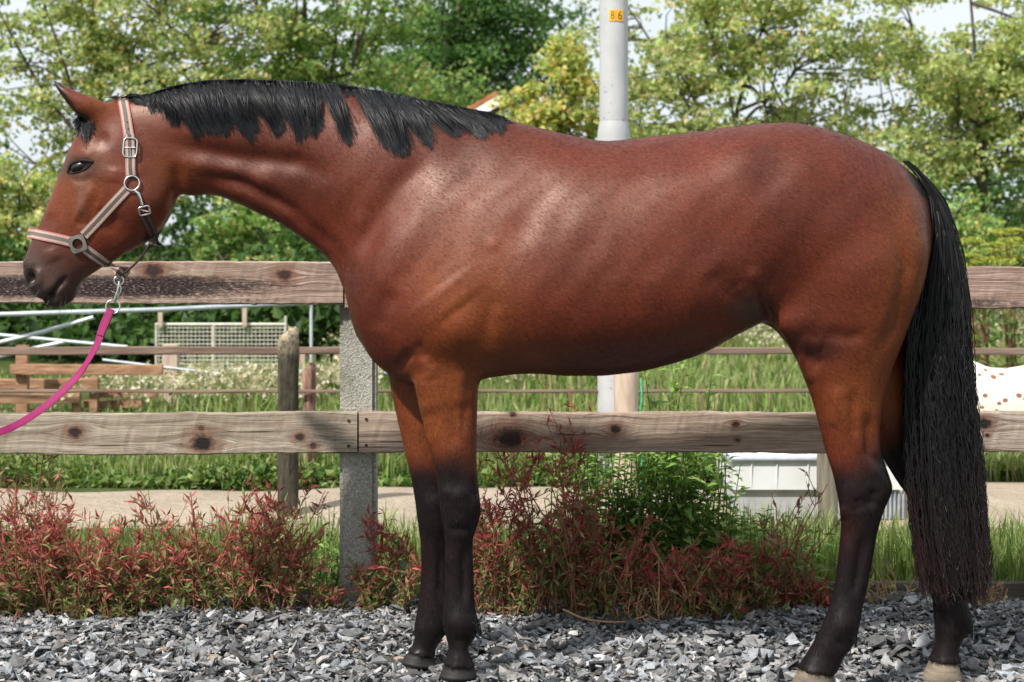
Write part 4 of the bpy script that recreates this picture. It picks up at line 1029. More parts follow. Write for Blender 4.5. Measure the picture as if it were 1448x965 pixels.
part([(1130, 330, 1300, 330, .09, G_ + .04, 0, 2), (1120, 420, 1300, 430, .12, G_ + .04, 0, 2.1), (1128, 490, 1290, 490, .105, G_ + .02, 0, 2), (1170, 545, 1300, 545, .085, G_, 0, 2), (1215, 600, 1305, 600, .068, G_, 0, 2), (1243, 640, 1318, 640, .055, G_, 0, 2.1), (1268, 680, 1345, 684, .053, G_, 0, 2.2), (1286, 706, 1350, 710, .05, G_, 0, 2.2),
      (1300, 740, 1350, 742, .042, G_, 0, 2), (1312, 785, 1358, 785, .036, G_, 0, 2), (1317, 830, 1363, 832, .036, G_, 0, 2), (1319, 858, 1371, 862, .043, G_, 0, 2), (1321, 882, 1375, 886, .046, G_, 0, 2), (1322, 905, 1360, 906, .041, G_, 0, 2), (1318, 922, 1355, 923, .044, G_, 0, 2), (1312, 934, 1358, 936, .052, G_, 0, 2)], n=24)
# dock of the tail
part([(1262, 224, 1270, 262, .04, 0, 0, 2), (1285, 236, 1286, 268, .036, 0, 0, 2), (1309, 255, 1297, 282, .03, 0, 0, 2), (1328, 290, 1309, 302, .025, 0, 0, 2), (1338, 335, 1317, 340, .02, 0, 0, 2), (1344, 380, 1324, 382, .014, 0, 0, 2)], n=16)
# sheath / udder fold between the thighs
part([(1050, 420, 1055, 458, .05, .05, 0, 2), (1090, 430, 1088, 462, .06, .08, 0, 2), (1130, 450, 1112, 490, .06, .09, 0, 2), (1160, 480, 1140, 515, .05, .09, 0, 2)], n=16)

me0 = BODY.mesh('body')
tmp = bpy.data.objects.new('tmp', me0); COL.objects.link(tmp)
md = tmp.modifiers.new('r', 'REMESH'); md.mode = 'VOXEL'; md.voxel_size = .0066; md.adaptivity = 0
dg_ = bpy.context.evaluated_depsgraph_get(); dg_.update()
ev = tmp.evaluated_get(dg_).to_mesh()
nv = len(ev.vertices); V = np.empty(nv * 3, np.float32); ev.vertices.foreach_get('co', V); V = V.reshape(-1, 3).astype(float)
npoly = len(ev.polygons); LT = np.empty(npoly, np.int32); ev.polygons.foreach_get('loop_total', LT)
LV = np.empty(len(ev.loops), np.int32); ev.loops.foreach_get('vertex_index', LV)
NE = len(ev.edges); E = np.empty(NE * 2, np.int32); ev.edges.foreach_get('vertices', E); E = E.reshape(-1, 2)
assert (LT == 4).all()
QF = LV.reshape(-1, 4)
tmp.evaluated_get(dg_).to_mesh_clear(); bpy.data.objects.remove(tmp); bpy.data.meshes.remove(me0)
deg = np.bincount(E.ravel(), minlength=nv).astype(float)
def lap(V):
    S = np.zeros_like(V)
    for k in range(3):
        S[:, k] = np.bincount(E[:, 0], V[E[:, 1], k], nv) + np.bincount(E[:, 1], V[E[:, 0], k], nv)
    return S / deg[:, None] - V
def pix(V):
    return CX + F * V[:, 0] / V[:, 1], HZ - F * (V[:, 2] - CAMZ) / V[:, 1]
def normals(V):
    a = V[QF[:, 2]] - V[QF[:, 0]]; b = V[QF[:, 3]] - V[QF[:, 1]]; n = np.cross(a, b); N = np.zeros_like(V)
    for k in range(4):
        for c in range(3): N[:, c] += np.bincount(QF[:, k], n[:, c], nv)
    return norm(N)
def smooth(V, it, w=None, lam=.5, mu=-.53):
    for _ in range(it):
        d = lap(V); V = V + (lam * d if w is None else lam * d * w[:, None])
        d = lap(V); V = V + (mu * d if w is None else mu * d * w[:, None])
    return V
V = smooth(V, 10)
# blend the joins of neck, shoulder, thigh and trunk: plain smoothing where the pieces meet, strongest on broad surfaces
px_, py_ = pix(V)
def blob(x, y, r): return np.exp(-(((px_ - x) ** 2 + (py_ - y) ** 2) / r ** 2))
inner = smooth01(0, 26, np.minimum.reduce([px_ - 470, 1320 - px_]))
w = np.clip(blob(640, 450, 75) + blob(560, 470, 55) + blob(690, 300, 120) + blob(560, 330, 90) + blob(690, 490, 45) + blob(1090, 330, 110) + blob(1200, 330, 120) + blob(1090, 440, 45) * .12 + blob(1230, 450, 70) + blob(235, 250, 45) + blob(150, 172, 26) + blob(108, 400, 16) + blob(1300, 300, 50) + blob(1280, 240, 30), 0, 1)
for _ in range(110): V = V + .5 * lap(V) * w[:, None]
px_, py_ = pix(V)
w2 = smooth01(250, 285, px_) * smooth01(560, 500, py_) * (.35 + .65 * smooth01(330, 420, px_))
for _ in range(28): V = V + .5 * lap(V) * w2[:, None]
# ---- muscles, bones and folds: strokes on the near side, moved along the normal. (polyline in photo pixels, radius px, height mm)
STROKES = []
def st(pts, r, mm, side='near'): STROKES.append((pts, r, mm, side))
st([(622, 205), (560, 270), (522, 330), (503, 395)], 20, -5.5)
st([(660, 225), (590, 300), (545, 370), (522, 430)], 34, 4.5)
st([(698, 400), (692, 455), (683, 505)], 14, -3)
st([(640, 470)], 30, 8); st([(620, 400), (650, 440)], 45, 4)
st([(553, 528), (574, 508), (585, 492)], 9, -8)
st([(600, 525), (612, 590)], 13, 5); st([(655, 520), (660, 580)], 12, 4)
st([(270, 243), (340, 258), (410, 297), (468, 348), (500, 400)], 10, -8)
st([(285, 262), (350, 274), (420, 312), (470, 362)], 11, 5)
st([(215, 190), (260, 208), (330, 222), (420, 230), (480, 255)], 15, -9)
st([(240, 225), (330, 242), (420, 275)], 12, 4)
st([(212, 282)], 32, 9); st([(246, 225), (252, 262), (240, 305)], 8, -5)
st([(132, 258), (110, 312)], 7, 4); st([(150, 290), (125, 330)], 12, -3)
st([(97, 226), (112, 219), (132, 225)], 10, 3); st([(112, 236)], 14, -3); st([(97, 251), (114, 257), (134, 249)], 4, -2.5)
st([(143, 198)], 11, -5); st([(165, 235), (160, 260)], 14, 3)
st([(42, 383), (43, 397), (46, 405)], 5.5, -13); st([(54, 378), (56, 394), (53, 408)], 5, 4); st([(37, 372)], 6, 3)
st([(95, 389), (85, 402), (73, 418), (60, 429)], 3.2, -8); st([(90, 420), (76, 430)], 6, 3); st([(62, 412)], 8, 3)
st([(1052, 216)], 32, 5); st([(1090, 248)], 34, -5); st([(1028, 330)], 50, -5); st([(1120, 462)], 22, 9); st([(1062, 375), (1076, 428)], 10, 5)
st([(1110, 215), (1200, 250), (1280, 290)], 22, 4); st([(1290, 300)], 22, 5)
st([(1262, 310), (1282, 380), (1268, 450), (1240, 515)], 12, -6); st([(1135, 500), (1165, 520)], 10, -4)
st([(1240, 555), (1241, 640), (1256, 672)], 6, 4); st([(1226, 580), (1229, 640), (1241, 668)], 7, -7)
st([(1205, 700)], 18, 3); st([(1236, 688), (1232, 720)], 7, -5); 
st([(1222, 748), (1206, 850)], 5.5, -5.5); st([(1234, 756), (1217, 852)], 5, 2.5); st([(1202, 750), (1190, 850)], 8, 2); st([(1194, 884)], 15, 3); st([(1180, 905), (1200, 915)], 7, -3)
st([(650, 712)], 14, 3); st([(632, 748), (668, 750)], 6, -3); st([(655, 765), (656, 862)], 5.5, -5.5); st([(665, 772), (666, 862)], 5, 2.5); st([(638, 770), (640, 862)], 8, 2); st([(648, 880)], 16, 3); st([(640, 735), (660, 735)], 9, 2); st([(640, 905), (665, 908)], 6, -3)
st([(615, 712)], 12, 3, 'far'); st([(622, 772), (622, 855)], 4, -4, 'far')
st([(720, 502), (860, 508), (960, 482), (1040, 440)], 14, -4)
for a in ([(640, 552), (652, 585), (648, 625)], [(1165, 545), (1192, 585), (1212, 640)], [(1172, 590), (1195, 612)]): st(a, 2.6, 1.0)
st([(515, 290), (503, 340), (498, 390)], 12, 5); st([(560, 405), (540, 440), (532, 475)], 16, -5);  st([(697, 345)], 9, 1.6); st([(706, 430), (697, 490)], 11, 2)
st([(585, 480), (598, 500), (618, 520)], 8, -4); st([(602, 500), (610, 540)], 10, 4); st([(668, 505), (660, 560), (655, 620)], 9, -4); st([(600, 560), (615, 640)], 10, 3); st([(640, 560), (642, 640)], 10, -3)
st([(1100, 330), (1150, 400), (1170, 460)], 32, -3); st([(1215, 330), (1235, 420), (1225, 500)], 32, 3.5); st([(1185, 540), (1180, 610)], 12, 4); st([(1205, 545), (1212, 630)], 8, -4); st([(1130, 500), (1150, 545)], 8, 4)
st([(850, 230), (950, 222), (1030, 215)], 18, -3); st([(760, 215), (740, 280), (725, 360)], 30, -2.5); st([(1000, 380), (1030, 410), (1060, 430)], 16, -5); st([(1160, 470), (1200, 478), (1230, 470)], 10, -4); st([(1130, 480), (1165, 490)], 9, 4)
st([(620, 690), (640, 700), (668, 694)], 9, 3, 'both'); st([(672, 700), (676, 722)], 6, 3); st([(632, 768), (633, 850)], 5, 1.5); st([(1238, 655), (1252, 690), (1244, 715)], 7, 3); st([(1190, 715), (1196, 735)], 8, 2.5); st([(1214, 700), (1218, 725)], 8, -3)
st([(118, 262), (112, 300), (100, 325)], 4, 2); st([(140, 285), (132, 318)], 3, 2); st([(105, 310), (114, 318), (126, 316)], 3, -2); st([(168, 300), (150, 335)], 10, -4); st([(190, 330), (160, 358)], 10, 3); st([(75, 300), (62, 335)], 8, -2); st([(70, 350), (80, 370)], 10, 3); st([(200, 230), (192, 250)], 12, 3)
st([(1066, 395), (1080, 425), (1096, 458), (1112, 490)], 6, -9); st([(1082, 400), (1098, 440), (1116, 475)], 12, 5); st([(1040, 405), (1062, 425)], 9, 3)

def dist_poly(x, y, pts):
    D = np.full(len(x), 1e9); p = np.array(pts, float)
    if len(p) == 1: return np.hypot(x - p[0, 0], y - p[0, 1])
    for a, b in zip(p[:-1], p[1:]):
        d = b - a; t = np.clip(((x - a[0]) * d[0] + (y - a[1]) * d[1]) / max(d @ d, 1e-9), 0, 1)
        D = np.minimum(D, np.hypot(x - a[0] - t * d[0], y - a[1] - t * d[1]))
    return D
N = normals(V)
px_, py_ = pix(V)
disp = np.zeros(nv)
facing = smooth01(.05, .45, -N[:, 1])
near_leg = smooth01(Y0 + .03, Y0 - .02, V[:, 1])
def taper(x, y, pts):
    p = np.array(pts, float)
    if len(p) == 1: return 1.0
    best = np.full(len(x), 1e9); T = np.zeros(len(x)); L = np.concatenate([[0], np.cumsum(np.linalg.norm(np.diff(p, axis=0), axis=1))])
    for i, (a, b) in enumerate(zip(p[:-1], p[1:])):
        d = b - a; t = np.clip(((x - a[0]) * d[0] + (y - a[1]) * d[1]) / max(d @ d, 1e-9), 0, 1); e = np.hypot(x - a[0] - t * d[0], y - a[1] - t * d[1])
        k = e < best; best[k] = e[k]; T[k] = ((L[i] + t * (L[i + 1] - L[i])) / L[-1])[k]
    return smooth01(0, .3, T) * smooth01(1, .7, T)
for pts, r, mm, side in STROKES:
    msk = facing * (near_leg if side == 'near' else (1 - near_leg) if side == 'far' else 1)
    if side == 'edge': msk = near_leg
    d = dist_poly(px_, py_, pts); k = d < 3 * r
    disp[k] += (1.6 * mm / 1000 * np.exp(-(d[k] / r) ** 2) * msk[k] * taper(px_[k], py_[k], pts))
V = V + N * disp[:, None]
# broad unevenness of flesh under the skin
V = V + N * ((.0022 * vnoise(V, 14.0, 1.0) + .0011 * vnoise(V, 31.0, 4.0)) * smooth01(560, 500, py_) * smooth01(255, 300, px_))[:, None]
V = smooth(V, 3)
N = normals(V); px_, py_ = pix(V)

# ---- coat colours (a bay: red-brown with black points), by place on the body, some sheen and shade painted in
def cmix(a, b, t): return a * (1 - t[:, None]) + b * t[:, None]
bay = np.array([.098, .0166, .0072]); ging = np.array([.165, .041, .0092]); deep = np.array([.048, .0095, .0055])
blk = np.array([.0062, .0055, .0064]); greyblk = np.array([.036, .021, .017]); skin = np.array([.05, .042, .038])
Cc = np.tile(bay, (nv, 1))
nA = vnoise(V, 6.0); nB = vnoise(V, 19.0, 3.0)
def spot(x, y, rx, ry=None): return np.exp(-(((px_ - x) / rx) ** 2 + ((py_ - y) / (ry or rx)) ** 2))
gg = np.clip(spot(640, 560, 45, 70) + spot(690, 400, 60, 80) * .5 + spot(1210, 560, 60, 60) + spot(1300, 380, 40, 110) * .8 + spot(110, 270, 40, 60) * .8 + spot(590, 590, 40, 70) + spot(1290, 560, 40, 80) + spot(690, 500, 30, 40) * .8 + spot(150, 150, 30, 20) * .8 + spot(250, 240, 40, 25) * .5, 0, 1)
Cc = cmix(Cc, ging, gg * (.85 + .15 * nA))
dd_ = np.clip(spot(1150, 480, 50, 25) * .9 + spot(1160, 500, 22, 12) + spot(360, 220, 110, 30) * .55 + spot(600, 150, 120, 22) * .5 + spot(860, 520, 170, 30) * .5 + spot(500, 400, 26, 60) * .4 + spot(1080, 240, 30, 40) * .4, 0, 1)  # darker coat patches, plus shade under mane and belly painted into the colour
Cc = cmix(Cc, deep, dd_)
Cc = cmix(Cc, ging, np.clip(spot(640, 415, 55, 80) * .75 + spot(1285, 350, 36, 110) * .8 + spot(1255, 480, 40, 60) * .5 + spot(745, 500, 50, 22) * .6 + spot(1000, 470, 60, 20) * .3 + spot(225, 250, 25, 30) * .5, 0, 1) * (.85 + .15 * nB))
Cc = cmix(Cc, deep, np.clip(spot(660, 225, 60, 35) * .5 + spot(530, 430, 30, 50) * .45 + spot(430, 270, 60, 30) * .4 + spot(1085, 235, 28, 36) * .5 + spot(850, 500, 180, 26) * .4, 0, 1))  # darker patches; shading of lower neck and belly painted into the coat
pale_sheen = np.clip(spot(900, 290, 180, 100) * .9 + spot(1130, 300, 90, 120) + spot(560, 330, 55, 90) * .7 + spot(720, 290, 70, 60) * .9 + spot(1010, 380, 60, 70) * .8 + spot(745, 420, 28, 70) * .8 - spot(640, 420, 60, 85) - spot(1285, 340, 50, 120), 0, 1) * np.clip(.75 + .4 * vnoise(V, 16.0, 2.0), .2, 1.2)  # where pale hair tips grow, partly standing in for the coat's sheen
Cc *= (1 + .10 * nA + .07 * nB)[:, None]
leg_edge = 16 * nA + 15 * nB
t_f = smooth01(638, 712, py_ + 1.4 * leg_edge - (px_ - 640) * .25) * smooth01(760, 700, px_)
hx = smooth01(618, 694, py_ + leg_edge + (px_ - 1215) * .75) * smooth01(1040, 1060, px_)
Cc = cmix(Cc, blk * 1.15, np.clip(t_f * .97, 0, 1)); Cc = cmix(Cc, blk * 1.15, np.clip(hx, 0, 1) * .97)
brn = np.clip(spot(1190, 745, 26, 40) * .3 + spot(615, 800, 26, 60) * .08, 0, 1); Cc = cmix(Cc, deep, brn)
# muzzle darkens along the face's own axis, from the noseband down
ax = np.array([60 - 190, 410 - 190], float); ax /= np.linalg.norm(ax)
s_ = (px_ - 190) * ax[0] + (py_ - 190) * ax[1]
headm = smooth01(262, 250, px_)
mz = smooth01(150, 238, s_ + 5 * nB) * headm
Cc = cmix(Cc, greyblk * 1.25, mz * .93); Cc = cmix(Cc, blk, smooth01(222, 262, s_) * headm * .6)
Cc = cmix(Cc, np.array([.030, .018, .015]), np.clip(spot(112, 237, 32, 19) * 1.3, 0, 1) * .8 * smooth01(.0, .3, -N[:, 1]))
Cc = cmix(Cc, np.array([.098, .050, .038]), np.clip(spot(115, 275, 9, 34), 0, 1) * .6)  # grey sheen below the eye, painted into the coat colour
Cc = cmix(Cc, blk, smooth01(7, 3.2, dist_poly(px_, py_, [(76, 115), (88, 134), (104, 158), (122, 168)])) * .9)
Cc = cmix(Cc, blk, smooth01(9, 4, dist_poly(px_, py_, [(74, 112), (84, 119)])) * .9)
Cc = cmix(Cc, np.array([.003, .003, .003]), smooth01(7.5, 4, dist_poly(px_, py_, [(42, 385), (43, 397), (45, 403)])))
Cc = cmix(Cc, np.array([.004, .004, .004]), smooth01(4.2, 1.5, dist_poly(px_, py_, [(93, 391), (85, 402), (73, 418), (62, 428)])) * .85)
Cc = cmix(Cc, np.array([.004, .0035, .0035]), smooth01(9, 6, dist_poly(px_, py_, [(103, 237), (122, 231)])))
Cc = cmix(Cc, deep, np.clip(spot(150, 208, 16, 5), 0, 1) * .7)
Cc = cmix(Cc, skin, np.clip(spot(1062, 440, 26, 22), 0, 1) * .8 * smooth01(.2, -.1, N[:, 2]))
Cc = cmix(Cc, blk, smooth01(1262, 1300, px_) * smooth01(.7, 1.0, np.exp(-(dist_poly(px_, py_, [(1290, 246), (1318, 280), (1332, 340), (1338, 380)]) / 14) ** 2) * 1.3))

horse = empty('horse', (P(850, 0, Y0)[0], Y0, 0))
tag(horse, 'bay horse with black mane, tail and legs standing side-on on the gravel', 'horse')
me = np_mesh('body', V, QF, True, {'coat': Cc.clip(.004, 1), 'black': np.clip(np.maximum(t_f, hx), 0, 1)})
t = NT('horse_coat')
a = t.n('Attribute', attribute_name='coat'); bk = t.n('Attribute', attribute_name='black')
v1 = t.coord((60, 60, 330)); v2 = t.coord((1, 1, 1)); v3 = t.coord((150, 150, 700))
hair = t.noise(v1, 1.0, 4, .6, .6); patch = t.noise(v2, 9, 6, .6); fine = t.noise(v3, 1.0, 3, .6, .4)
c = t.mix(1.0, a.outputs['Color'], t.ramp(hair, [(.3, (.72, .72, .72, 1)), (.7, (1.30, 1.30, 1.30, 1))]), 'MULTIPLY')
c = t.mix(1.0, c, t.ramp(patch, [(.3, (.86, .84, .84, 1)), (.7, (1.14, 1.14, 1.12, 1))]), 'MULTIPLY')
t.set(Base_Color=c, Roughness=t.mix(bk.outputs['Fac'], t.ramp(hair, [(.3, (.40, .40, .40, 1)), (.7, (.50, .50, .50, 1))]), t.ramp(t.noise(t.coord((9, 9, 4)), 3.0, 4, .6), [(.35, (.28, .28, .28, 1)), (.65, (.5, .5, .5, 1))])), Specular_IOR_Level=t.math('SUBTRACT', .52, t.math('MULTIPLY', bk.outputs['Fac'], .33)))
t.l(t.mix(bk.outputs['Fac'], (1, .80, .71, 1), (.95, .97, 1, 1)), t.b.inputs['Specular Tint'])
t.b.inputs['Sheen Weight'].default_value = .0; t.b.inputs['Sheen Roughness'].default_value = .35; t.b.inputs['Sheen Tint'].default_value = (1, .85, .8, 1)
t.bump(t.math('ADD', hair, t.math('MULTIPLY', fine, .6)), .10, .0022)
MAT['coat'] = t.m
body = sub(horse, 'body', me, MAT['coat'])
BVH = BVHTree.FromPolygons([Vector(p) for p in V], QF.tolist())
CAMP = Vector((0, 0, CAMZ))
def hit(px, py, lift=0.0):
    """first point of the coat along the photo ray through a pixel"""
    d = Vector(P(px, py, 1.0)) - CAMP; d.normalize()
    r = BVH.ray_cast(CAMP, d)
    if r[0] is None: return None
    n = r[1] if r[1].dot(d) < 0 else -r[1]
    return np.array(r[0] + n * lift), np.array(n)

# ---- hooves
def hoof(top, bot, yo, wt, wb, mat, label=None, notch=None):
    """top / bot: (x front, y, x back, y) in photo pixels"""
    Y = Y0 + yo; n = 24; th = np.arange(n) * 2 * np.pi / n; rows = []
    for u in np.linspace(0, 1, 6):
        s = np.array(top) * (1 - u) + np.array(bot) * u; A, B = P(s[0], s[1], Y), P(s[2], s[3], Y); w = wt * (1 - u) + wb * u
        c_ = (A + B) / 2; bulge = (.004 if u < .15 else 0)
        V_ = c_ + (A - B)[None] / 2 * np.cos(th)[:, None] * (1 + bulge * 8); V_[:, 1] += w * np.sign(np.sin(th)) * np.abs(np.sin(th)) ** .85
        rows.append(V_)
    rows = np.array(rows); m = len(rows)
    i = np.arange(m - 1)[:, None] * n + np.arange(n)[None]; i2 = np.arange(m - 1)[:, None] * n + (np.arange(n) + 1) % n
    VV = rows.reshape(-1, 3); q = np.stack([i, i2, i2 + n, i + n], -1).reshape(-1, 4)
    caps = np.array([np.arange(n)[::-1], np.arange(n) + (m - 1) * n])
    o = sub(horse, 'hoof', np_mesh('hoof', VV, [q, caps], False), mat)
    o.data.polygons.foreach_set('use_smooth', np.array([True] * len(q) + [False, False]))
    if label: o['label'] = label
    return o
MAT['hoof_dark'] = m_plain('hoof_dark', (.011, .010, .0105), (.028, .026, .025), 16, .55, .3, bump=.3, stretch=(1, 1, 5))
MAT['hoof_pale'] = m_plain('hoof_pale', srgb(74, 67, 60), srgb(142, 128, 112), 10, .7, .25, bump=.3, stretch=(1, 1, 5))
hoof((631, 935, 668, 940), (621, 957, 677, 957), N_, .040, .052, MAT['hoof_dark'])
hoof((580, 918, 612, 927), (567, 937, 619, 943), R_, .036, .047, MAT['hoof_dark'])
hoof((1132, 944, 1177, 950), (1114, 974, 1184, 977), H_, .043, .057, MAT['hoof_pale'], 'pale hind hoof')
hoof((1316, 932, 1353, 933), (1302, 963, 1361, 963), G_, .042, .055, MAT['hoof_pale'], 'pale hind hoof')

# ---- eye
e0 = hit(112, 235)
if e0 is not None:
    c_, n_ = e0; c_ = c_ - n_ * .010
    bm = bmesh.new(); bmesh.ops.create_uvsphere(bm, u_segments=24, v_segments=16, radius=1)
    ang = R(22)
    mt = Matrix.Translation(Vector(c_)) @ Matrix.Rotation(-ang, 4, 'Y') @ Matrix.Diagonal((.033, .018, .0175, 1))
    bmesh.ops.transform(bm, matrix=mt, verts=bm.verts)
    for f in bm.faces: f.smooth = True
    me = bpy.data.meshes.new('eye'); bm.to_mesh(me); bm.free()
    t = NT('eye'); t.set(Base_Color=(.005, .0045, .0045, 1), Roughness=.30, Specular_IOR_Level=.5); eye = sub(horse, 'eye', me, t.m)
    # lids: folds of skin above and below
    for pts, r, nm in (([(96, 245), (100, 235), (108, 229), (119, 227), (132, 229)], .0062, 'eyelid'), ([(96, 245), (102, 245.5), (112, 243.5), (123, 238), (132, 229)], .0022, 'eyelid')):
        q = []
        for x, y in catmull(np.array(pts), 4):
            h_ = hit(x, y); 
            if h_ is not None: q.append(h_[0] + h_[1] * .0015)
        m = MB(); L_ = len(q); m.tube(q, r * (.5 + .5 * np.sin(np.linspace(.15, np.pi - .15, L_))), 10); 
        me = m.mesh(nm, True)
        sub(eye, nm, me, m_plain('lid_skin', (.016, .009, .007), (.028, .015, .011), 90, .6, .15))

# ---- hair
t = NT('horse_hair'); at = t.n('Attribute', attribute_name='col')
t.set(Base_Color=at.outputs['Color'], Roughness=.48, Specular_IOR_Level=.26); MAT['hair'] = t.m
def hair_object(name, S, r0, r1, col):
    """hairs as slim ribbons turned this way and that about their own length"""
    S = np.asarray(S, float); n, K, _ = S.shape
    T = np.empty_like(S); T[:, 1:-1] = S[:, 2:] - S[:, :-2]; T[:, 0] = S[:, 1] - S[:, 0]; T[:, -1] = S[:, -1] - S[:, -2]; T = norm(T)
    A = norm(np.cross(T, np.array([0, -1.0, .0]) + 1e-4)); B = np.cross(T, A)
    th = rng.normal(0, .55, (n, 1, 1)); W = A * np.cos(th) + B * np.sin(th); Nn = np.cross(W, T); Nn *= np.where((Nn[..., 1:2] > 0), -1, 1)
    rad = (np.tile(np.linspace(r0, r1, K), (n, 1)) * rng.uniform(.7, 1.35, (n, 1)))[..., None]
    V_ = np.stack([S - W * rad, S + W * rad], 2)
    i = (np.arange(n) * K * 2)[:, None] + np.arange(K - 1)[None] * 2
    q = np.stack([i, i + 1, i + 3, i + 2], -1).reshape(-1, 4)
    cc = np.repeat(col.reshape(-1, 3), 2, 0)
    me = np_mesh(name, V_.reshape(-1, 3), q, True, {'col': cc})
    return sub(horse, name, me, MAT['hair'])
# locks: crest span x0-x1, tip centre, tip spread in x, raggedness in y, strands
CREST = np.array([(140, 139), (166, 137), (205, 134), (240, 123), (270, 116), (300, 113), (340, 112), (380, 113), (430, 115), (480, 120), (530, 127), (580, 137), (630, 147), (680, 157), (715, 167), (745, 177)], float)
def crest(x): return np.interp(x, CREST[:, 0], CREST[:, 1])
# (crest x0, x1, tip x, tip y, how far the tips stay spread 0-1, raggedness px)
LOCKS = [(142, 172, 160, 141, .8, 3), (172, 212, 204, 146, .6, 4), (206, 232, 224, 156, .5, 8), (222, 258, 246, 174, .5, 12), (226, 258, 277, 189, .30, 9), (254, 302, 302, 188, .42, 10), (282, 318, 322, 182, .4, 12), (296, 342, 357, 194, .32, 10), (322, 350, 340, 178, .6, 12),
         (340, 374, 395, 188, .30, 9), (360, 392, 388, 170, .5, 12), (372, 410, 429, 192, .22, 9), (408, 424, 431, 173, .3, 8), (422, 446, 447, 190, .18, 7), (430, 452, 441, 152, .5, 10), (450, 474, 495, 200, .14, 7), (468, 508, 496, 134, .8, 4),
         (500, 522, 546, 208, .25, 8), (514, 562, 570, 214, .36, 8), (534, 572, 566, 192, .6, 12), (554, 588, 607, 202, .34, 8), (578, 622, 646, 188, .34, 8), (590, 640, 636, 178, .6, 9), (610, 662, 682, 192, .28, 8), (640, 690, 690, 180, .6, 6), (650, 704, 704, 184, .34, 6), (680, 716, 722, 171, .5, 3)]
def lock_strands(locks, K=11, wave=1.2):
    out = []; col = []
    for (x0, x1, tx, ty, spr, ry) in locks:
        w_ = x1 - x0; mb_ = max(3, int(w_ / 4.2)); L_ = ty - crest((x0 + x1) / 2); per = int(44 + 22 * min(1, L_ / 60))
        for k in range(mb_):
            ub = (k + rng.uniform(.15, .85)) / mb_; xc = x0 + w_ * ub
            txk = tx + w_ * (ub - .5) * spr + rng.normal() * 2.0
            tyk = ty + 9 * min(1, L_ / 50) - abs(ub - .55) * 24 * min(1, L_ / 60) + ry * (rng.normal() * .6 - .1)
            ph = rng.uniform(0, 6.28); lift_k = rng.uniform(.002, .018) * min(1, L_ / 50); tone = rng.uniform(.5, 1.6); bow = rng.normal() * 2.5; pw = rng.uniform(1.0, 1.7)
            for i in range(per):
                xr = xc + (w_ / mb_ * 1.3 + 2) * rng.normal() * .5; yr = crest(xr) + rng.normal() * .9 + 1.5
                sp = rng.normal(); loose = rng.random() < .42
                xt = txk + (6 if loose else 2.3) * sp; yt = tyk - abs(rng.normal()) * (17 if loose else 10) * min(1, L_ / 50)
                s = np.linspace(0, 1, K)
                bx = xr + (xt - xr) * s ** pw + bow * np.sin(np.pi * s) + wave * np.sin(s * 5 + ph) * s * .6
                by = yr + (yt - yr) * s ** 1.1 - 3.2 * np.sin(np.minimum(s * 3.2, np.pi)) * (rng.random() * .6 + .5)
                lift = .003 + (lift_k + .005 * rng.random()) * np.sin(np.pi * np.minimum(s * 1.15, 1)) + .002 * rng.random()
                ys = np.full(K, np.nan)
                for q_, (x, y, lf) in enumerate(zip(bx, by, lift)):
                    h_ = hit(x, y)
                    if h_ is not None: ys[q_] = h_[0][1] - lf
                if np.isnan(ys).all(): continue
                j = np.where(~np.isnan(ys))[0]; first = ys[j[0]]
                ys = np.interp(np.arange(K), j, ys[j])
                if j[0] > 0: ys[:j[0]] = np.linspace(Y0 - .02 + .05 * (rng.random() - .6), first, j[0] + 1)[:-1]
                out.append([P(x, y, yy) for x, y, yy in zip(bx, by, ys)])
                b = np.array([.0062, .0065, .0085]) * tone * rng.uniform(.6, 1.5)
                if rng.random() < .05: b = np.array([.03, .028, .026])
                col.append(np.tile(b, (K, 1)))
    return np.array(out), np.array(col)
S, c_ = lock_strands(LOCKS); S[:, 0, 1] = np.clip(S[:, 0, 1], Y0 - .06, Y0 + .03)
hair_object('mane', S, .00085, .00035, c_)
n_ = 700; K_ = 9; S = []
for i in range(n_):
    r0 = np.array([rng.uniform(118, 140), rng.uniform(154, 166)]); t0 = np.array([rng.normal(118, 8), rng.normal(191, 6)]); t0[1] -= abs(t0[0] - 121) * .9
    s = np.linspace(0, 1, K_); bx = r0[0] + (t0[0] - r0[0]) * s - 5 * np.sin(np.pi * s) * rng.random(); by = r0[1] + (t0[1] - r0[1]) * s ** 1.2
    h_ = hit(max(t0[0], 112), t0[1]); ye = (h_[0][1] if h_ is not None else Y0 - .05) - .006 - .008 * rng.random()
    ys = Y0 - .015 + (ye - Y0 + .015) * s ** .8
    S.append([P(x, y, yy) for x, y, yy in zip(bx, by, ys)])
S = np.array(S); c_ = np.tile(np.array([.0115, .0115, .013]), (n_, K_, 1)) * rng.uniform(.6, 1.6, (n_, 1, 1))
hair_object('forelock', S, .0012, .0005, c_)

# tail: hangs from the dock, crimped, browner towards its thin end
TL = np.array([(227, 1279, 8, .028), (234, 1289, 10, .030), (250, 1303, 12, .038), (280, 1323, 15, .042), (320, 1333, 20, .05), (370, 1333, 27, .055), (430, 1331, 34, .058), (500, 1327, 40, .06), (580, 1330, 43, .06), (660, 1336, 45, .06), (740, 1342, 46, .058), (800, 1350, 45, .055), (845, 1355, 42, .05), (866, 1357, 38, .05)], float)
n, K = 7500, 30
u = rng.normal(0, .45, n).clip(-1.15, 1.15); v_ = rng.normal(0, .5, n).clip(-1, 1)
kk = (np.floor((u.clip(-1, 1) + 1) * 17) + np.floor((v_ + 1) * 3) * 40).astype(int)          # hairs bunch into locks
lk = np.random.default_rng(5).normal(0, 1, (400, 4))
y_s = 228 + 155 * rng.random(n) ** 1.6; y_e = 846 - np.where(rng.random(n) < .42, rng.exponential(140, n), rng.exponential(34, n)); y_e = np.clip(y_e + 9 * lk[kk, 3], y_s + 90, 862)
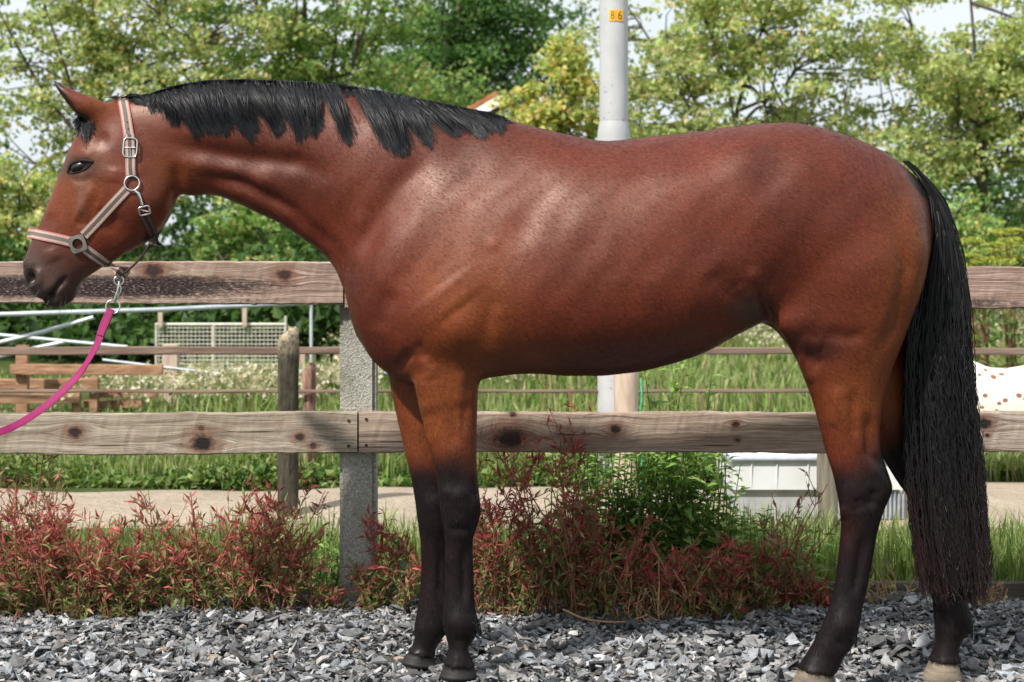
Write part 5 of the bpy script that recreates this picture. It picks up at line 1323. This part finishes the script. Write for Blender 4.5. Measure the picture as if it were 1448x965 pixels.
s = np.linspace(0, 1, K)[None]; yy = y_s[:, None] + (y_e - y_s)[:, None] * s
cx_ = np.interp(yy, TL[:, 0], TL[:, 1]); wx = np.interp(yy, TL[:, 0], TL[:, 2]); wy = np.interp(yy, TL[:, 0], TL[:, 3])
grow = smooth01(0, .35, s)
bunch = .38 * smooth01(.2, .9, s)
uu = u[:, None] * (1 - bunch) + (np.floor((u + 1) * 17)[:, None] / 17 - 1 + .03) * bunch
amp = smooth01(340, 540, yy) * (2.6 + 1.5 * lk[kk, 2][:, None]) * rng.uniform(.5, 1.5, (n, 1))
crimp = amp * np.sin(yy * .20 + lk[kk, 0][:, None] * 2) + (2.6 * np.sin(yy * .022 + lk[kk, 1][:, None] * 3) + rng.normal(0, 3.5, (n, 1)) * np.sin(yy * .012 + rng.uniform(0, 6.28, (n, 1)))) * s
xx = cx_ + wx * uu * (.35 + .65 * grow) + crimp + rng.normal(0, .5, (n, 1))
Yd = Y0 - .005 + wy * (v_[:, None] * (.4 + .6 * grow)) - .012 * grow * (1 - np.abs(uu)) + .003 * np.cos(yy * .20 + lk[kk, 0][:, None] * 2) * amp
pts = np.stack([(xx - CX) * Yd / F, Yd, CAMZ - (yy - HZ) * Yd / F], -1)
b = np.array([.0060, .0058, .0066]) * rng.uniform(.5, 1.7, (n, 1)); 
hc = b[:, None, :] + (smooth01(600, 860, yy) * (.25 + .75 * (np.abs(u)[:, None] ** .5)) * rng.uniform(.2, 1.2, (n, 1)))[..., None] * np.array([.024, .0075, .006])
PT, HCt = pts, hc
# loose strands on the thigh side of the tail
n2 = 60; y_e = rng.uniform(700, 835, n2); s = np.linspace(0, 1, K)[None]; yy = 520 + (y_e - 520)[:, None] * s
xx = 1286 + 6 * rng.normal(size=(n2, 1)) * .6 + 14 * s + 3 * np.sin(yy * .05 + rng.uniform(0, 6, (n2, 1))) ; Yd = Y0 - .03 + 0 * yy
pts = np.stack([(xx - CX) * Yd / F, Yd, CAMZ - (yy - HZ) * Yd / F], -1)
hair_object('tail', np.concatenate([PT, pts]), .0014, .0006, np.concatenate([HCt, np.tile(np.array([.03, .013, .011]), (n2, K, 1))]))

# ---- the short coat itself: fine hairs lying back and down over the skin
FUR_N = 400000
Ar = .5 * np.linalg.norm(np.cross(V[QF[:, 2]] - V[QF[:, 0]], V[QF[:, 3]] - V[QF[:, 1]]), axis=1)
fn_ = N[QF[:, 0]]
wt = Ar * np.where(fn_[:, 1] < .15, 1.0, .12)
fi = rng.choice(len(QF), FUR_N, p=wt / wt.sum())
a, b = rng.random(FUR_N)[:, None], rng.random(FUR_N)[:, None]
q = QF[fi]
pos = V[q[:, 0]] * (1 - a) * (1 - b) + V[q[:, 1]] * a * (1 - b) + V[q[:, 2]] * a * b + V[q[:, 3]] * (1 - a) * b
nn = N[q[:, 0]]
fx, fy = pix(pos)
flow = np.tile(np.array([.75, 0, -.62]), (FUR_N, 1))
legw = smooth01(520, 600, fy)[:, None]; flow = flow * (1 - legw) + np.array([.12, 0, -1.0]) * legw
hw = smooth01(262, 235, fx)[:, None]; flow = flow * (1 - hw) + np.array([.45, 0, .75]) * hw
swirl = vnoise(pos, 5.0, 9.0)[:, None]; flow = flow + .25 * swirl * np.array([.5, 0, .6]) + rng.normal(0, .16, (FUR_N, 3))
fl = norm(flow - nn * (flow * nn).sum(1, keepdims=True))
sd_ = norm(np.cross(nn, fl) + nn * rng.normal(0, .22, (FUR_N, 1)))
Lh = (rng.uniform(.008, .017, FUR_N) * np.where(fx < 262, .6, 1))[:, None]; Wh = rng.uniform(.0004, .0008, FUR_N)[:, None]
base_ = pos - nn * .0006
lift_ = rng.uniform(.05, .22, FUR_N)[:, None]
keep = (np.hypot(fx - 112, (fy - 235) * 1.4) > 21) & (np.hypot(fx - 44, fy - 394) > 9)
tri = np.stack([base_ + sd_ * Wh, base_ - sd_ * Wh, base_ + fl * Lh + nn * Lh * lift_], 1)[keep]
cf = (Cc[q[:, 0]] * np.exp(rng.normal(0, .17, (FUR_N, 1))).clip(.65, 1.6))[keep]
light = (rng.random(len(cf)) < .46 * pale_sheen[q[:, 0]][keep]) & (cf.sum(1) > .04); cf[light] = cf[light] * .6 + np.array([.15, .080, .062]) * rng.uniform(.4, 1.4, (light.sum(), 1))  # pale hairs: real light tips and some sheen painted as hair colour
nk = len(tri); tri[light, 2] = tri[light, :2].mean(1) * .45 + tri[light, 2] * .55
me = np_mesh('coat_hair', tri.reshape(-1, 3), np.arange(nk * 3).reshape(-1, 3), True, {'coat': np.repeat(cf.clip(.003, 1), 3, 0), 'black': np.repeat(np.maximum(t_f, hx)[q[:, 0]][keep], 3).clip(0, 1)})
nj = norm(nn + fl * rng.normal(0, .13, (FUR_N, 1)) + sd_ * rng.normal(0, .17, (FUR_N, 1)))[keep]
an = me.attributes.new('custom_normal', 'FLOAT_VECTOR', 'POINT'); an.data.foreach_set('vector', np.repeat(nj, 3, 0).astype(np.float32).ravel())
t = NT('coat_hair'); a_ = t.n('Attribute', attribute_name='coat'); t.set(Base_Color=a_.outputs['Color'], Roughness=.52); bk = t.n('Attribute', attribute_name='black'); t.set(Specular_IOR_Level=t.math('SUBTRACT', .48, t.math('MULTIPLY', bk.outputs['Fac'], .30))); t.b.inputs['Specular Tint'].default_value = (1, .79, .70, 1)
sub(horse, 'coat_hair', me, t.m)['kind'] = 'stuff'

# ---- tufts behind the fetlocks and whiskers on the muzzle
S = []
for x, y, yo, dx in ((675, 886, N_, 5), (632, 892, R_, 4), (1211, 902, H_, -2), (1372, 888, G_, 3)):
    for i in range(90):
        Y = Y0 + yo + rng.normal() * .018; a = P(x - 3 + rng.normal() * 2.2, y - 6 + rng.normal() * 5, Y); L = rng.uniform(6, 15)
        b = P(x + dx * rng.uniform(.2, 1.3), y + L, Y + rng.normal() * .006)
        S.append(resample(np.array([a, (a + b) / 2 + P(1.5, 0, Y) - P(0, 0, Y), b]), 6))
S = np.array(S); fh = hair_object('fetlock_hair', S, .0010, .0004, np.tile(np.array([.006, .0056, .006]), (len(S), 6, 1)) * rng.uniform(.6, 1.6, (len(S), 1, 1))); fh['kind'] = 'stuff'
S = []
for i in range(46):
    x, y = [(rng.uniform(40, 60), rng.uniform(400, 422)), (rng.uniform(66, 108), rng.uniform(412, 430)), (rng.uniform(36, 50), rng.uniform(360, 384))][i % 3]
    h_ = hit(x, y)
    if h_ is None: continue
    d = norm(h_[1] * .9 + np.array([-.35, 0, -.55]) + rng.normal(0, .2, 3)); L = rng.uniform(.018, .045)
    S.append(np.array([h_[0] + d * L * u - np.array([0, 0, .012]) * u * u for u in np.linspace(0, 1, 5)]))
S = np.array(S); wh = hair_object('whiskers', S, .0004, .00018, np.tile(np.array([.02, .017, .016]), (len(S), 5, 1))); wh['kind'] = 'stuff'

# ------------------------------------------------------------------ small spotted pony grazing beyond the path (mostly hidden by tail and planks)
Y0_keep, Y0 = Y0, 8.78
BODY = MB()
part([(1288, 545, 1288, 575, .04, 0, 0, 2), (1294, 525, 1294, 598, .10, 0, 0, 2), (1320, 513, 1320, 608, .145, 0, 0, 2.1), (1372, 510, 1370, 612, .165, 0, 0, 2.2), (1398, 519, 1398, 615, .17, 0, 0, 2.2), (1430, 520, 1430, 615, .17, 0, 0, 2.2), (1465, 514, 1462, 610, .155, 0, .2, 2.2), (1492, 518, 1494, 598, .11, 0, .1, 2), (1507, 535, 1508, 580, .05, 0, 0, 2)], n=24)
part([(1470, 512, 1500, 588, .07, 0, 0, 2), (1515, 528, 1508, 590, .06, 0, 0, 2), (1552, 566, 1528, 604, .05, 0, 0, 2), (1582, 606, 1552, 628, .045, 0, 0, 2)], n=20)
part([(1574, 596, 1546, 616, .045, 0, 0, 2), (1592, 618, 1556, 640, .05, 0, 0, 2), (1598, 640, 1568, 654, .04, 0, 0, 2), (1596, 658, 1578, 664, .032, 0, 0, 2), (1592, 668, 1580, 668, .02, 0, 0, 2)], n=20)
for yo, dx in ((-.09, 0), (.09, 9)):
    part([(1472 + dx, 560, 1500 + dx, 560, .055, yo, 0, 2), (1477 + dx, 605, 1498 + dx, 605, .042, yo, 0, 2), (1481 + dx, 636, 1493 + dx, 636, .032, yo, 0, 2), (1482 + dx, 642, 1492 + dx, 642, .022, yo, 0, 2), (1483 + dx, 656, 1492 + dx, 656, .022, yo, 0, 2), (1482 + dx, 664, 1496 + dx, 668, .032, yo, 0, 2)], n=14)
    part([(1292 - dx, 545, 1338 - dx, 560, .075, yo, 0, 2), (1294 - dx, 590, 1324 - dx, 596, .055, yo, 0, 2), (1292 - dx, 622, 1308 - dx, 622, .033, yo, 0, 2), (1290 - dx, 632, 1304 - dx, 634, .028, yo, 0, 2), (1294 - dx, 652, 1304 - dx, 652, .022, yo, 0, 2), (1292 - dx, 663, 1308 - dx, 667, .034, yo, 0, 2)], n=14)
for yo in (-.04, .04): part([(1566, 590, 1574, 598, .02, yo, 0, 2), (1572, 580, 1578, 588, .016, yo * 1.3, 0, 2), (1580, 572, 1582, 575, .006, yo * 1.5, 0, 2)], n=12)
me0 = BODY.mesh('body'); tmp = bpy.data.objects.new('tmp', me0); COL.objects.link(tmp)
md = tmp.modifiers.new('r', 'REMESH'); md.mode = 'VOXEL'; md.voxel_size = .014; sm = tmp.modifiers.new('s', 'SMOOTH'); sm.iterations = 6; sm.factor = .5
dg_ = bpy.context.evaluated_depsgraph_get(); dg_.update()
pme = bpy.data.meshes.new_from_object(tmp.evaluated_get(dg_)); pme.name = 'body'
pme.materials.clear(); pme.polygons.foreach_set('use_smooth', [True] * len(pme.polygons)); bpy.data.objects.remove(tmp)
t = NT('spotted_coat'); v = t.coord((1, 1, 1.25)); vo = t.n('TexVoronoi'); t.l(v, vo.inputs['Vector']); vo.inputs['Scale'].default_value = 17; vo.inputs['Randomness'].default_value = .9
jit = t.math('ADD', vo.outputs['Distance'], t.math('MULTIPLY', t.noise(v, 22, 3), .22))
sc_ = t.n('SeparateColor'); t.l(vo.outputs['Color'], sc_.inputs[0])
sz = t.math('ADD', t.math('MULTIPLY', sc_.outputs[0], .18), .30)
spotm = t.math('MULTIPLY', t.math('LESS_THAN', jit, sz), t.math('GREATER_THAN', sc_.outputs[1], .12))
f = t.noise(v, 5, 5)
t.set(Base_Color=t.mix(spotm, t.ramp(f, [(.3, (.66, .60, .52, 1)), (.7, (.78, .74, .67, 1))]), (.26, .12, .06, 1)), Roughness=.7, Specular_IOR_Level=.25); t.bump(f, .1, .01)
pony = empty('pony', (P(1400, 0, Y0)[0], Y0, 0)); tag(pony, 'small cream pony with brown spots grazing behind the black tail', 'pony')
sub(pony, 'body', pme, t.m)
m = MB(); m.tube(catmull([P(1292, 525, Y0), P(1282, 560, Y0), P(1280, 610, Y0), P(1284, 650, Y0)], 4), np.linspace(.03, .012, 13), 8); sub(pony, 'tail', m.mesh('tail', True), m_plain('pony_hair', (.5, .44, .36), (.7, .64, .56), 90, .6, stretch=(1, 1, .1)))
for yo in (-.052, .052):
    bm = bmesh.new(); bmesh.ops.create_uvsphere(bm, u_segments=12, v_segments=8, radius=.014); me = bpy.data.meshes.new('eye'); c_ = P(1578, 622, Y0 + yo); bmesh.ops.translate(bm, verts=bm.verts, vec=Vector(c_)); bm.to_mesh(me); bm.free(); sub(pony, 'eye', me, MAT['hoof_dark'])
Y0 = Y0_keep

# ------------------------------------------------------------------ halter and lead rope
def webbing(name, edge, a=(96, 78, 74), b=(168, 152, 140), pink=True):
    """woven strap; the strap's own across-coordinate (-1..1) picks the stripes"""
    t = NT(name); at = t.n('Attribute', attribute_name='across'); v = t.coord()
    x = at.outputs['Fac']; ab = t.math('ABSOLUTE', x)
    f = t.noise(v, 380, 3, .6)
    stops = [(0, srgb(*a)), (.36, srgb(*a)), (.44, srgb(*b)), (.72, srgb(*b)), (.82, srgb(*edge)), (1, srgb(*edge))]
    c = t.ramp(ab, stops)
    c = t.mix(1.0, c, t.ramp(f, [(.3, (.7, .7, .7, 1)), (.7, (1.2, 1.2, 1.2, 1))]), 'MULTIPLY')
    t.set(Base_Color=c, Roughness=.8, Specular_IOR_Level=.25); t.bump(f, .4, .002); return t.m
MAT['web'] = webbing('halter_webbing', (150, 126, 118)); MAT['web_pink'] = webbing('halter_webbing_pink', (178, 104, 102), (112, 98, 92), (170, 156, 146)); MAT['web_dark'] = webbing('halter_webbing_dark', (72, 56, 54), (58, 44, 42), (86, 70, 66))

def ribbon(path, nrm, width, thick=.003, name='strap'):
    """path (K,3) on a surface with normals (K,3)"""
    path = np.asarray(path); K = len(path); nrm = norm(np.asarray(nrm))
    T = np.gradient(path, axis=0); T = norm(T); A = norm(np.cross(T, nrm)); Nn = np.cross(A, T)
    width = np.broadcast_to(np.asarray(width, float), (K,))[:, None]
    ac = np.array([-1, -.5, 0, .5, 1.0]); V = []
    for s in ac: V.append(path + A * width * .5 * s + Nn * (thick * (1 if abs(s) < 1 else .8)))
    for s in ac[::-1]: V.append(path + A * width * .5 * s - Nn * .001)
    V = np.stack(V, 1); k = V.shape[1]
    i = np.arange(K - 1)[:, None] * k + np.arange(k)[None]; i2 = np.arange(K - 1)[:, None] * k + (np.arange(k) + 1) % k
    q = np.stack([i, i2, i2 + k, i + k], -1).reshape(-1, 4)
    return np_mesh(name, V.reshape(-1, 3), q, False, {'across': np.tile(np.concatenate([ac, ac[::-1]]), K)})

def on_coat(pts, per=6, lift=.003):
    q, n = [], []
    for x, y in catmull(np.array(pts, float), per):
        h_ = hit(x, y)
        if h_ is not None: q.append(h_[0] + h_[1] * lift); n.append(h_[1])
    q = np.array(q); n = np.array(n)
    for _ in range(6):
        q[1:-1] = .5 * q[1:-1] + .25 * (q[2:] + q[:-2]); n[1:-1] = .5 * n[1:-1] + .25 * (n[2:] + n[:-2])
    return q, norm(n)
def mirrored(q, n):
    """carry a strap round to the far side of the head"""
    q2 = q[::-1].copy(); n2 = n[::-1].copy(); q2[:, 1] = 2 * Y0 - q2[:, 1]; n2[:, 1] *= -1; return q2, n2
def torus(c, nrm, R_, r_, sq=None, seg=28, sides=8, tilt=0):
    nrm = Vector(nrm).normalized(); up = Vector((0, 0, 1)); a = nrm.cross(up).normalized(); b = a.cross(nrm).normalized()
    M3 = np.array([a[:], b[:]]); th = np.linspace(0, 2 * np.pi, seg, endpoint=False)
    ex = 2.0 if sq is None else sq[2]
    cx_ = np.sign(np.cos(th)) * np.abs(np.cos(th)) ** (2 / ex) * (R_ if sq is None else sq[0]); cy_ = np.sign(np.sin(th)) * np.abs(np.sin(th)) ** (2 / ex) * (R_ if sq is None else sq[1])
    ct, s_t = math.cos(tilt), math.sin(tilt); cx_, cy_ = cx_ * ct - cy_ * s_t, cx_ * s_t + cy_ * ct
    p = np.asarray(c) + cx_[:, None] * M3[0] + cy_[:, None] * M3[1]
    p = np.vstack([p, p[:1]]); mm = MB(); mm.tube(p, [r_] * len(p), sides, cap=False); return mm
hc = hit(187, 260)[0]
halter = empty('halter', tuple(hc)); tag(halter, 'worn pink-edged brown webbing halter with silver buckles on the horse head', 'halter')
pxm = Y0 / F
def strap(nm, q, n, wpx, mat, lift=0): return sub(halter, nm, ribbon(q, n, wpx * pxm, .003, nm), mat)
# headpiece: over the poll behind the ears, down to the ring
q, n = on_coat([(174, 142), (177, 158), (180, 180), (183, 200), (184.5, 225), (185.5, 250)])
top = np.array([P(173.5, 137, Y0 - .02), P(173.3, 135.5, Y0)]); q = np.vstack([top[::-1], q]); n = np.vstack([[[0, .0, 1], [0, -.5, .8]], n])
q2, n2 = mirrored(q, n); headpiece = strap('headpiece', np.vstack([q2[:-1], q]), np.vstack([n2[:-1], n]), 14.5, MAT['web_pink'])
q, n = on_coat([(183.2, 192), (184, 210), (185, 232), (185.5, 249)], lift=.0075); strap('strap_end', q, n, 13, MAT['web'])
for y in (174, 184):
    h_ = hit(180.3 + (y - 174) * .12, y); m = MB(); m.tube([h_[0] + h_[1] * .005, h_[0] + h_[1] * .0075], [.0022, .0022], 8); sub(headpiece, 'eyelet', m.mesh('eyelet'), MAT['nail'])
h_ = hit(184.3, 210); bk_ = torus(h_[0] + h_[1] * .011, h_[1], 0, .0024, (9.3 * pxm, 13.5 * pxm, 4.5), tilt=R(3)); a = h_[0] + h_[1] * .012; bk_.tube([a + [-.016, 0, .0], a + [.016, 0, .0]], [.0018] * 2, 6)
bk_.tube([a + [0, -.002, .001], a + [.002, -.002, -.026]], [.0016] * 2, 6); sub(headpiece, 'buckle', bk_.mesh('buckle', True), MAT['steel'])
h_ = hit(187, 260); sub(halter, 'ring', torus(h_[0] + h_[1] * .008, h_[1], 10.2 * pxm, .0028).mesh('ring', True), MAT['steel'])
# cheek strap, noseband, chin strap
q, n = on_coat([(181, 267), (160, 289), (140, 311), (119, 333)]); strap('cheek_strap', q, n, 13.5, MAT['web'])
q, n = on_coat([(101, 342), (85, 338), (66, 334.5), (50, 331.5), (45, 330.5)])
tipp = np.array([P(41, 330, Y0 - .018), P(40, 330, Y0)]); q = np.vstack([q, tipp]); n = np.vstack([n, [[-.8, -.6, 0], [-1, 0, .2]]])
q2, n2 = mirrored(q, n); strap('noseband', np.vstack([q, q2[1:]]), np.vstack([n, n2[1:]]), 14, MAT['web_pink'])
q, n = on_coat([(121, 352), (134, 361.5), (148, 371), (158, 377)])
e1 = np.array([P(166, 384, Y0 - .055), P(173, 390, Y0 - .03), P(176, 392, Y0)]); q = np.vstack([q, e1]); n = np.vstack([n, [[.1, -1, -.1], [.5, -.8, -.4], [.7, 0, -.7]]])
q2, n2 = mirrored(q, n); strap('chin_strap', np.vstack([q, q2[1:]]), np.vstack([n, n2[1:]]), 13.5, MAT['web'])
h_ = hit(111, 344.5); fc, fn = h_
fit = torus(fc + fn * .008, fn, 9.2 * pxm, .0042, seg=28); 
for ang in (30, 150, 215, -35):
    pass
fit2 = torus(fc + fn * .007, fn, 0, .003, (12.3 * pxm, 12.3 * pxm, 5), tilt=R(-18))
fm = MB()
th = np.linspace(0, 2 * np.pi, 33)[:-1]; a_ = Vector(fn).cross(Vector((0, 0, 1))).normalized(); b_ = a_.cross(Vector(fn)).normalized(); a_ = np.array(a_); b_ = np.array(b_)
ri = np.stack([np.cos(th), np.sin(th)], 1) * 7.6 * pxm; ex = 5.0; ro = np.stack([np.sign(np.cos(th)) * np.abs(np.cos(th)) ** (2 / ex), np.sign(np.sin(th)) * np.abs(np.sin(th)) ** (2 / ex)], 1) * 12 * pxm
tl_ = R(-18); rot = np.array([[math.cos(tl_), -math.sin(tl_)], [math.sin(tl_), math.cos(tl_)]]); ro = ro @ rot.T
to3 = lambda u, d: fc + fn * d + u[:, :1] * a_ + u[:, 1:] * b_
V_ = np.vstack([to3(ri, .010), to3(ro, .009), to3(ro, .004), to3(ri, .004)]); j = np.arange(32); j2 = (j + 1) % 32
fm.add(V_, np.vstack([np.stack([j + a * 32, j2 + a * 32, j2 + ((a + 1) % 4) * 32, j + ((a + 1) % 4) * 32], 1) for a in range(4)]))
sub(halter, 'square_fitting', fm.mesh('square_fitting'), m_plain('pewter', (.28, .26, .25), (.42, .40, .38), 60, .4, .5, .8, .1))
# throat strap with its clip
q, n = on_coat([(203.5, 303), (208, 312), (214, 325), (218, 338)])
e1 = np.array([P(216, 346, Y0 - .05), P(213, 349, Y0)]); q = np.vstack([q, e1]); n = np.vstack([n, [[.4, -.8, -.4], [.5, 0, -.85]]])
q2, n2 = mirrored(q, n); throat = strap('throat_strap', np.vstack([q, q2[1:]]), np.vstack([n, n2[1:]]), 12.5, MAT['web_dark'])
h_ = hit(204, 297); bk_ = torus(h_[0] + h_[1] * .009, h_[1], 0, .0026, (7.5 * pxm, 6 * pxm, 5), tilt=R(-15)); a = h_[0] + h_[1] * .009
bk_.tube([a + [-.013, -.001, .003], a + [.013, -.001, -.003]], [.002] * 2, 6); sub(throat, 'buckle', bk_.mesh('buckle', True), MAT['steel'])
h_ = hit(196, 279); m = MB(); pts = [hit(x, y)[0] + hit(x, y)[1] * .008 for x, y in ((191, 270), (196, 274), (199, 281), (201, 290))]; m.tube(pts, [.003, .0058, .0045, .005], 8); sub(halter, 'snap', m.mesh('snap', True), MAT['steel'])
h_ = hit(201, 291)
# dark cord from the throat strap to the chin ring
m = MB(); a, b = P(213, 344, Y0 - .045), P(174, 388, Y0 - .045); m.tube(catmull([a, (a + b) / 2 + [0.004, 0, -.006], b], 6), [.0035] * 13, 6)
sub(halter, 'cord', m.mesh('cord', True), MAT['web_dark'])
cr = P(168, 397, Y0 - .035)
m = torus(cr, (0.35, -1, 0), 6.5 * pxm, .0022); sub(halter, 'ring', m.mesh('ring', True), MAT['steel'])
# lead rope
lead = empty('lead_rope', tuple(P(160, 434, Y0 - .04))); tag(lead, 'bright pink webbing lead rope clipped under the chin, sweeping out of view', 'lead rope')
m = MB(); m.tube([P(168.5, 398, Y0 - .038), P(168, 404, Y0 - .04), P(166, 412, Y0 - .04), P(163.5, 421, Y0 - .04), P(162, 428, Y0 - .04)], [.0022, .0045, .0032, .0055, .003], 8)
m.tube(catmull([P(170, 404, Y0 - .04), P(171, 412, Y0 - .04), P(167, 419, Y0 - .04)], 4), [.0016] * 9, 6); m.tube([P(163, 414, Y0 - .042), P(159.5, 413, Y0 - .046)], [.0018, .0026], 6)
sub(lead, 'snap_hook', m.mesh('snap_hook', True), MAT['steel'])
m = torus(P(159.5, 434, Y0 - .04), (.1, -1, .12), 9.6 * pxm, .0022); sub(lead, 'ring', m.mesh('ring', True), MAT['steel'])
t = NT('pink_webbing'); v = t.coord(); at = t.n('Attribute', attribute_name='across'); f = t.noise(v, 320, 3)
c = t.ramp(t.math('ABSOLUTE', at.outputs['Fac']), [(0, srgb(140, 24, 88)), (.62, srgb(140, 24, 88)), (.72, srgb(112, 14, 66)), (1, srgb(150, 36, 98))])
c = t.mix(1.0, c, t.ramp(f, [(.3, (.75, .75, .75, 1)), (.7, (1.15, 1.15, 1.15, 1))]), 'MULTIPLY'); t.set(Base_Color=c, Roughness=.65, Specular_IOR_Level=.3); t.bump(f, .4, .002); MAT['pink'] = t.m
LP = np.array([(157, 437, 12), (154, 445, 14), (147, 462, 14.5), (139, 483, 12), (128, 505, 10.5), (116, 524, 11), (104, 538, 12), (86, 556, 12.5), (64, 575, 12.5), (41, 591, 12), (20, 603, 12), (0, 611, 12), (-40, 622, 12), (-110, 632, 12), (-200, 630, 12)], float)
LP = catmull(LP, 5); K = len(LP); yl = Y0 - .04 - .25 * np.linspace(0, 1, K) ** 1.6
q = np.array([P(a, b, y) for (a, b, _), y in zip(LP, yl)])
tw = np.interp(np.arange(K) / K, [0, .2, .32, .45, 1], [0.1, .25, .85, .35, .15])
T_ = norm(np.gradient(q, axis=0)); side_ = norm(np.cross(T_, np.array([0, -1.0, 0]))); nr = np.cos(tw)[:, None] * np.array([0, -1.0, 0]) + np.sin(tw)[:, None] * side_
wd_ = LP[:, 2] * .82 * pxm / np.maximum(np.cos(tw), .6)
sub(lead, 'webbing', ribbon(q, nr, wd_, .0022, 'webbing'), MAT['pink'])
q2 = q[:14] + nr[:14] * .0045; sub(lead, 'folded_end', ribbon(q2, nr[:14], wd_[:14] * .96, .002, 'folded_end'), MAT['pink'])
